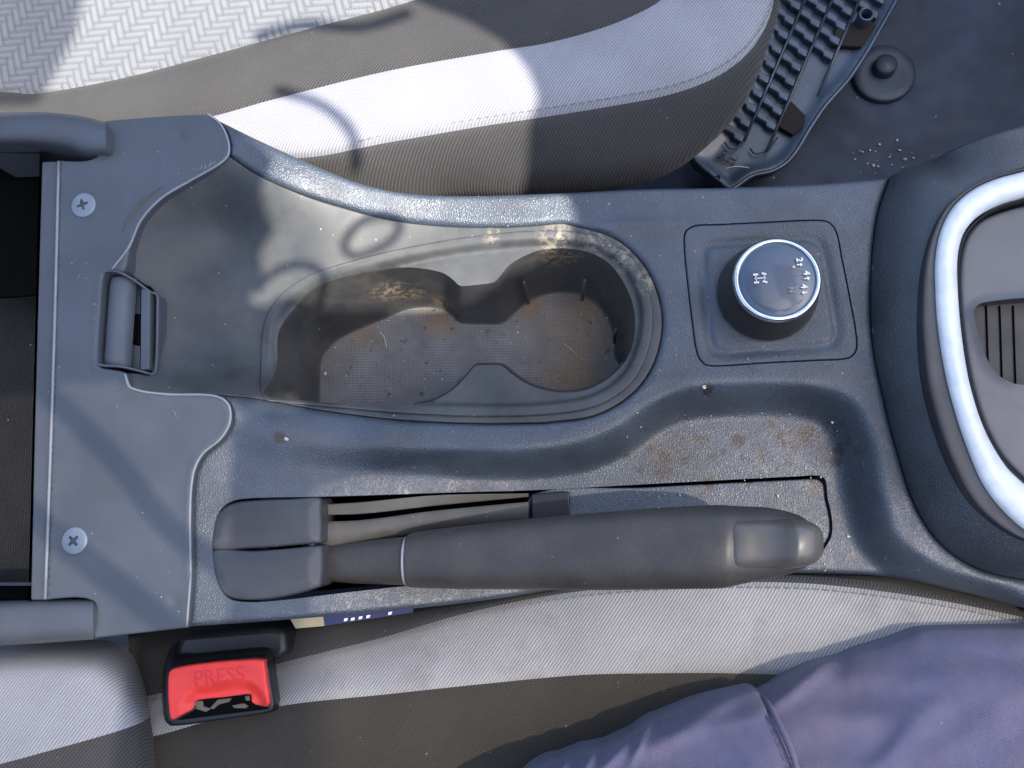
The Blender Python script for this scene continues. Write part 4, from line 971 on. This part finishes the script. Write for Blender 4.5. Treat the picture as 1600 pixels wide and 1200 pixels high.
sp = spl([(1186,1084,.004),(1199,1098,.020),(1212,1122,.031),(1226,1150,.038),(1238,1178,.043),(1248,1215,.048)], 8, False)
tube('seam', [W(*p) for p in sp], .0016, M_cotton, person)
stitches('seam_stitching', [tuple(W(p[0] - 12, p[1] + 3, p[2] + .001)) for p in sp], person, mat=simple('dark_thread', (.06, .055, .12), .9))

# ------------------------------------------------------------------ crumbs and fibres
bm = bmesh.new()
def crumb(w, s_):
    v = bmesh.ops.create_icosphere(bm, subdivisions=1, radius=s_)['verts']; sc = Vector(rng.uniform(.5, 1.5, 3)); th = rng.uniform(0, 6)
    for q in v:
        c = Vector((q.co.x*sc.x, q.co.y*sc.y, q.co.z*.5)); q.co = w + Matrix.Rotation(th, 3, 'Z') @ c * rng.uniform(.8, 1.2)
for _ in range(70):
    x, y = rng.uniform(960, 1340), rng.uniform(640, 900); crumb(zbp(x, y) + Vector((0, 0, .0004)), rng.uniform(.0002, .0006))
for _ in range(60):
    x, y = rng.uniform(200, 1350), rng.uniform(300, 960); crumb(zbp(x, y) + Vector((0, 0, .0008)), rng.uniform(.00015, .0004))
for x, y, s_ in ((1215,775,.001),(1325,838,.001),(1100,605,.0012),(448,686,.0013),(1300,660,.0007)): crumb(zbp(x, y) + Vector((0, 0, .0006)), s_)
for _ in range(45):
    x, y = rng.uniform(520, 950), rng.uniform(470, 620); crumb(W(x, y, ZF + .0008), rng.uniform(.0002, .0005))
crumb(W(508, 584, ZF + .001), .0012)
for _ in range(26):
    x, y = rng.normal(1390, 35), rng.normal(245, 14); crumb(W(x, y, -.196), rng.uniform(.0004, .0011))
me = bpy.data.meshes.new('crumbs'); bm.to_mesh(me); bm.free()
tag(link('crumbs', me, M_crumb), 'pale crumbs and grit scattered over the console and footwell', 'crumbs', None, 'stuff')
def fibre(pts, lab, r=.00022):
    o = tube('fibre', [Vector(p) for p in np.array([tuple(W(*p)) for p in spl(pts, 8, False)])], r, M_hair, None, 5); tag(o, lab, 'fibre'); return o
fibre([(592,518,ZF+.001),(600,526,ZF+.002),(604,543,ZF+.001)], 'short curved pale hair on the cup holder floor')
fibre([(1170,262,zt+.006),(1150,260,zt+.007),(1135,263,zt+.006)], 'pale thread lying on the ribbed trim piece', .0004)
fibre([(880,536,ZF+.001),(897,550,ZF+.002),(910,562,ZF+.001)], 'fine straight hair in the front cup', .00015)
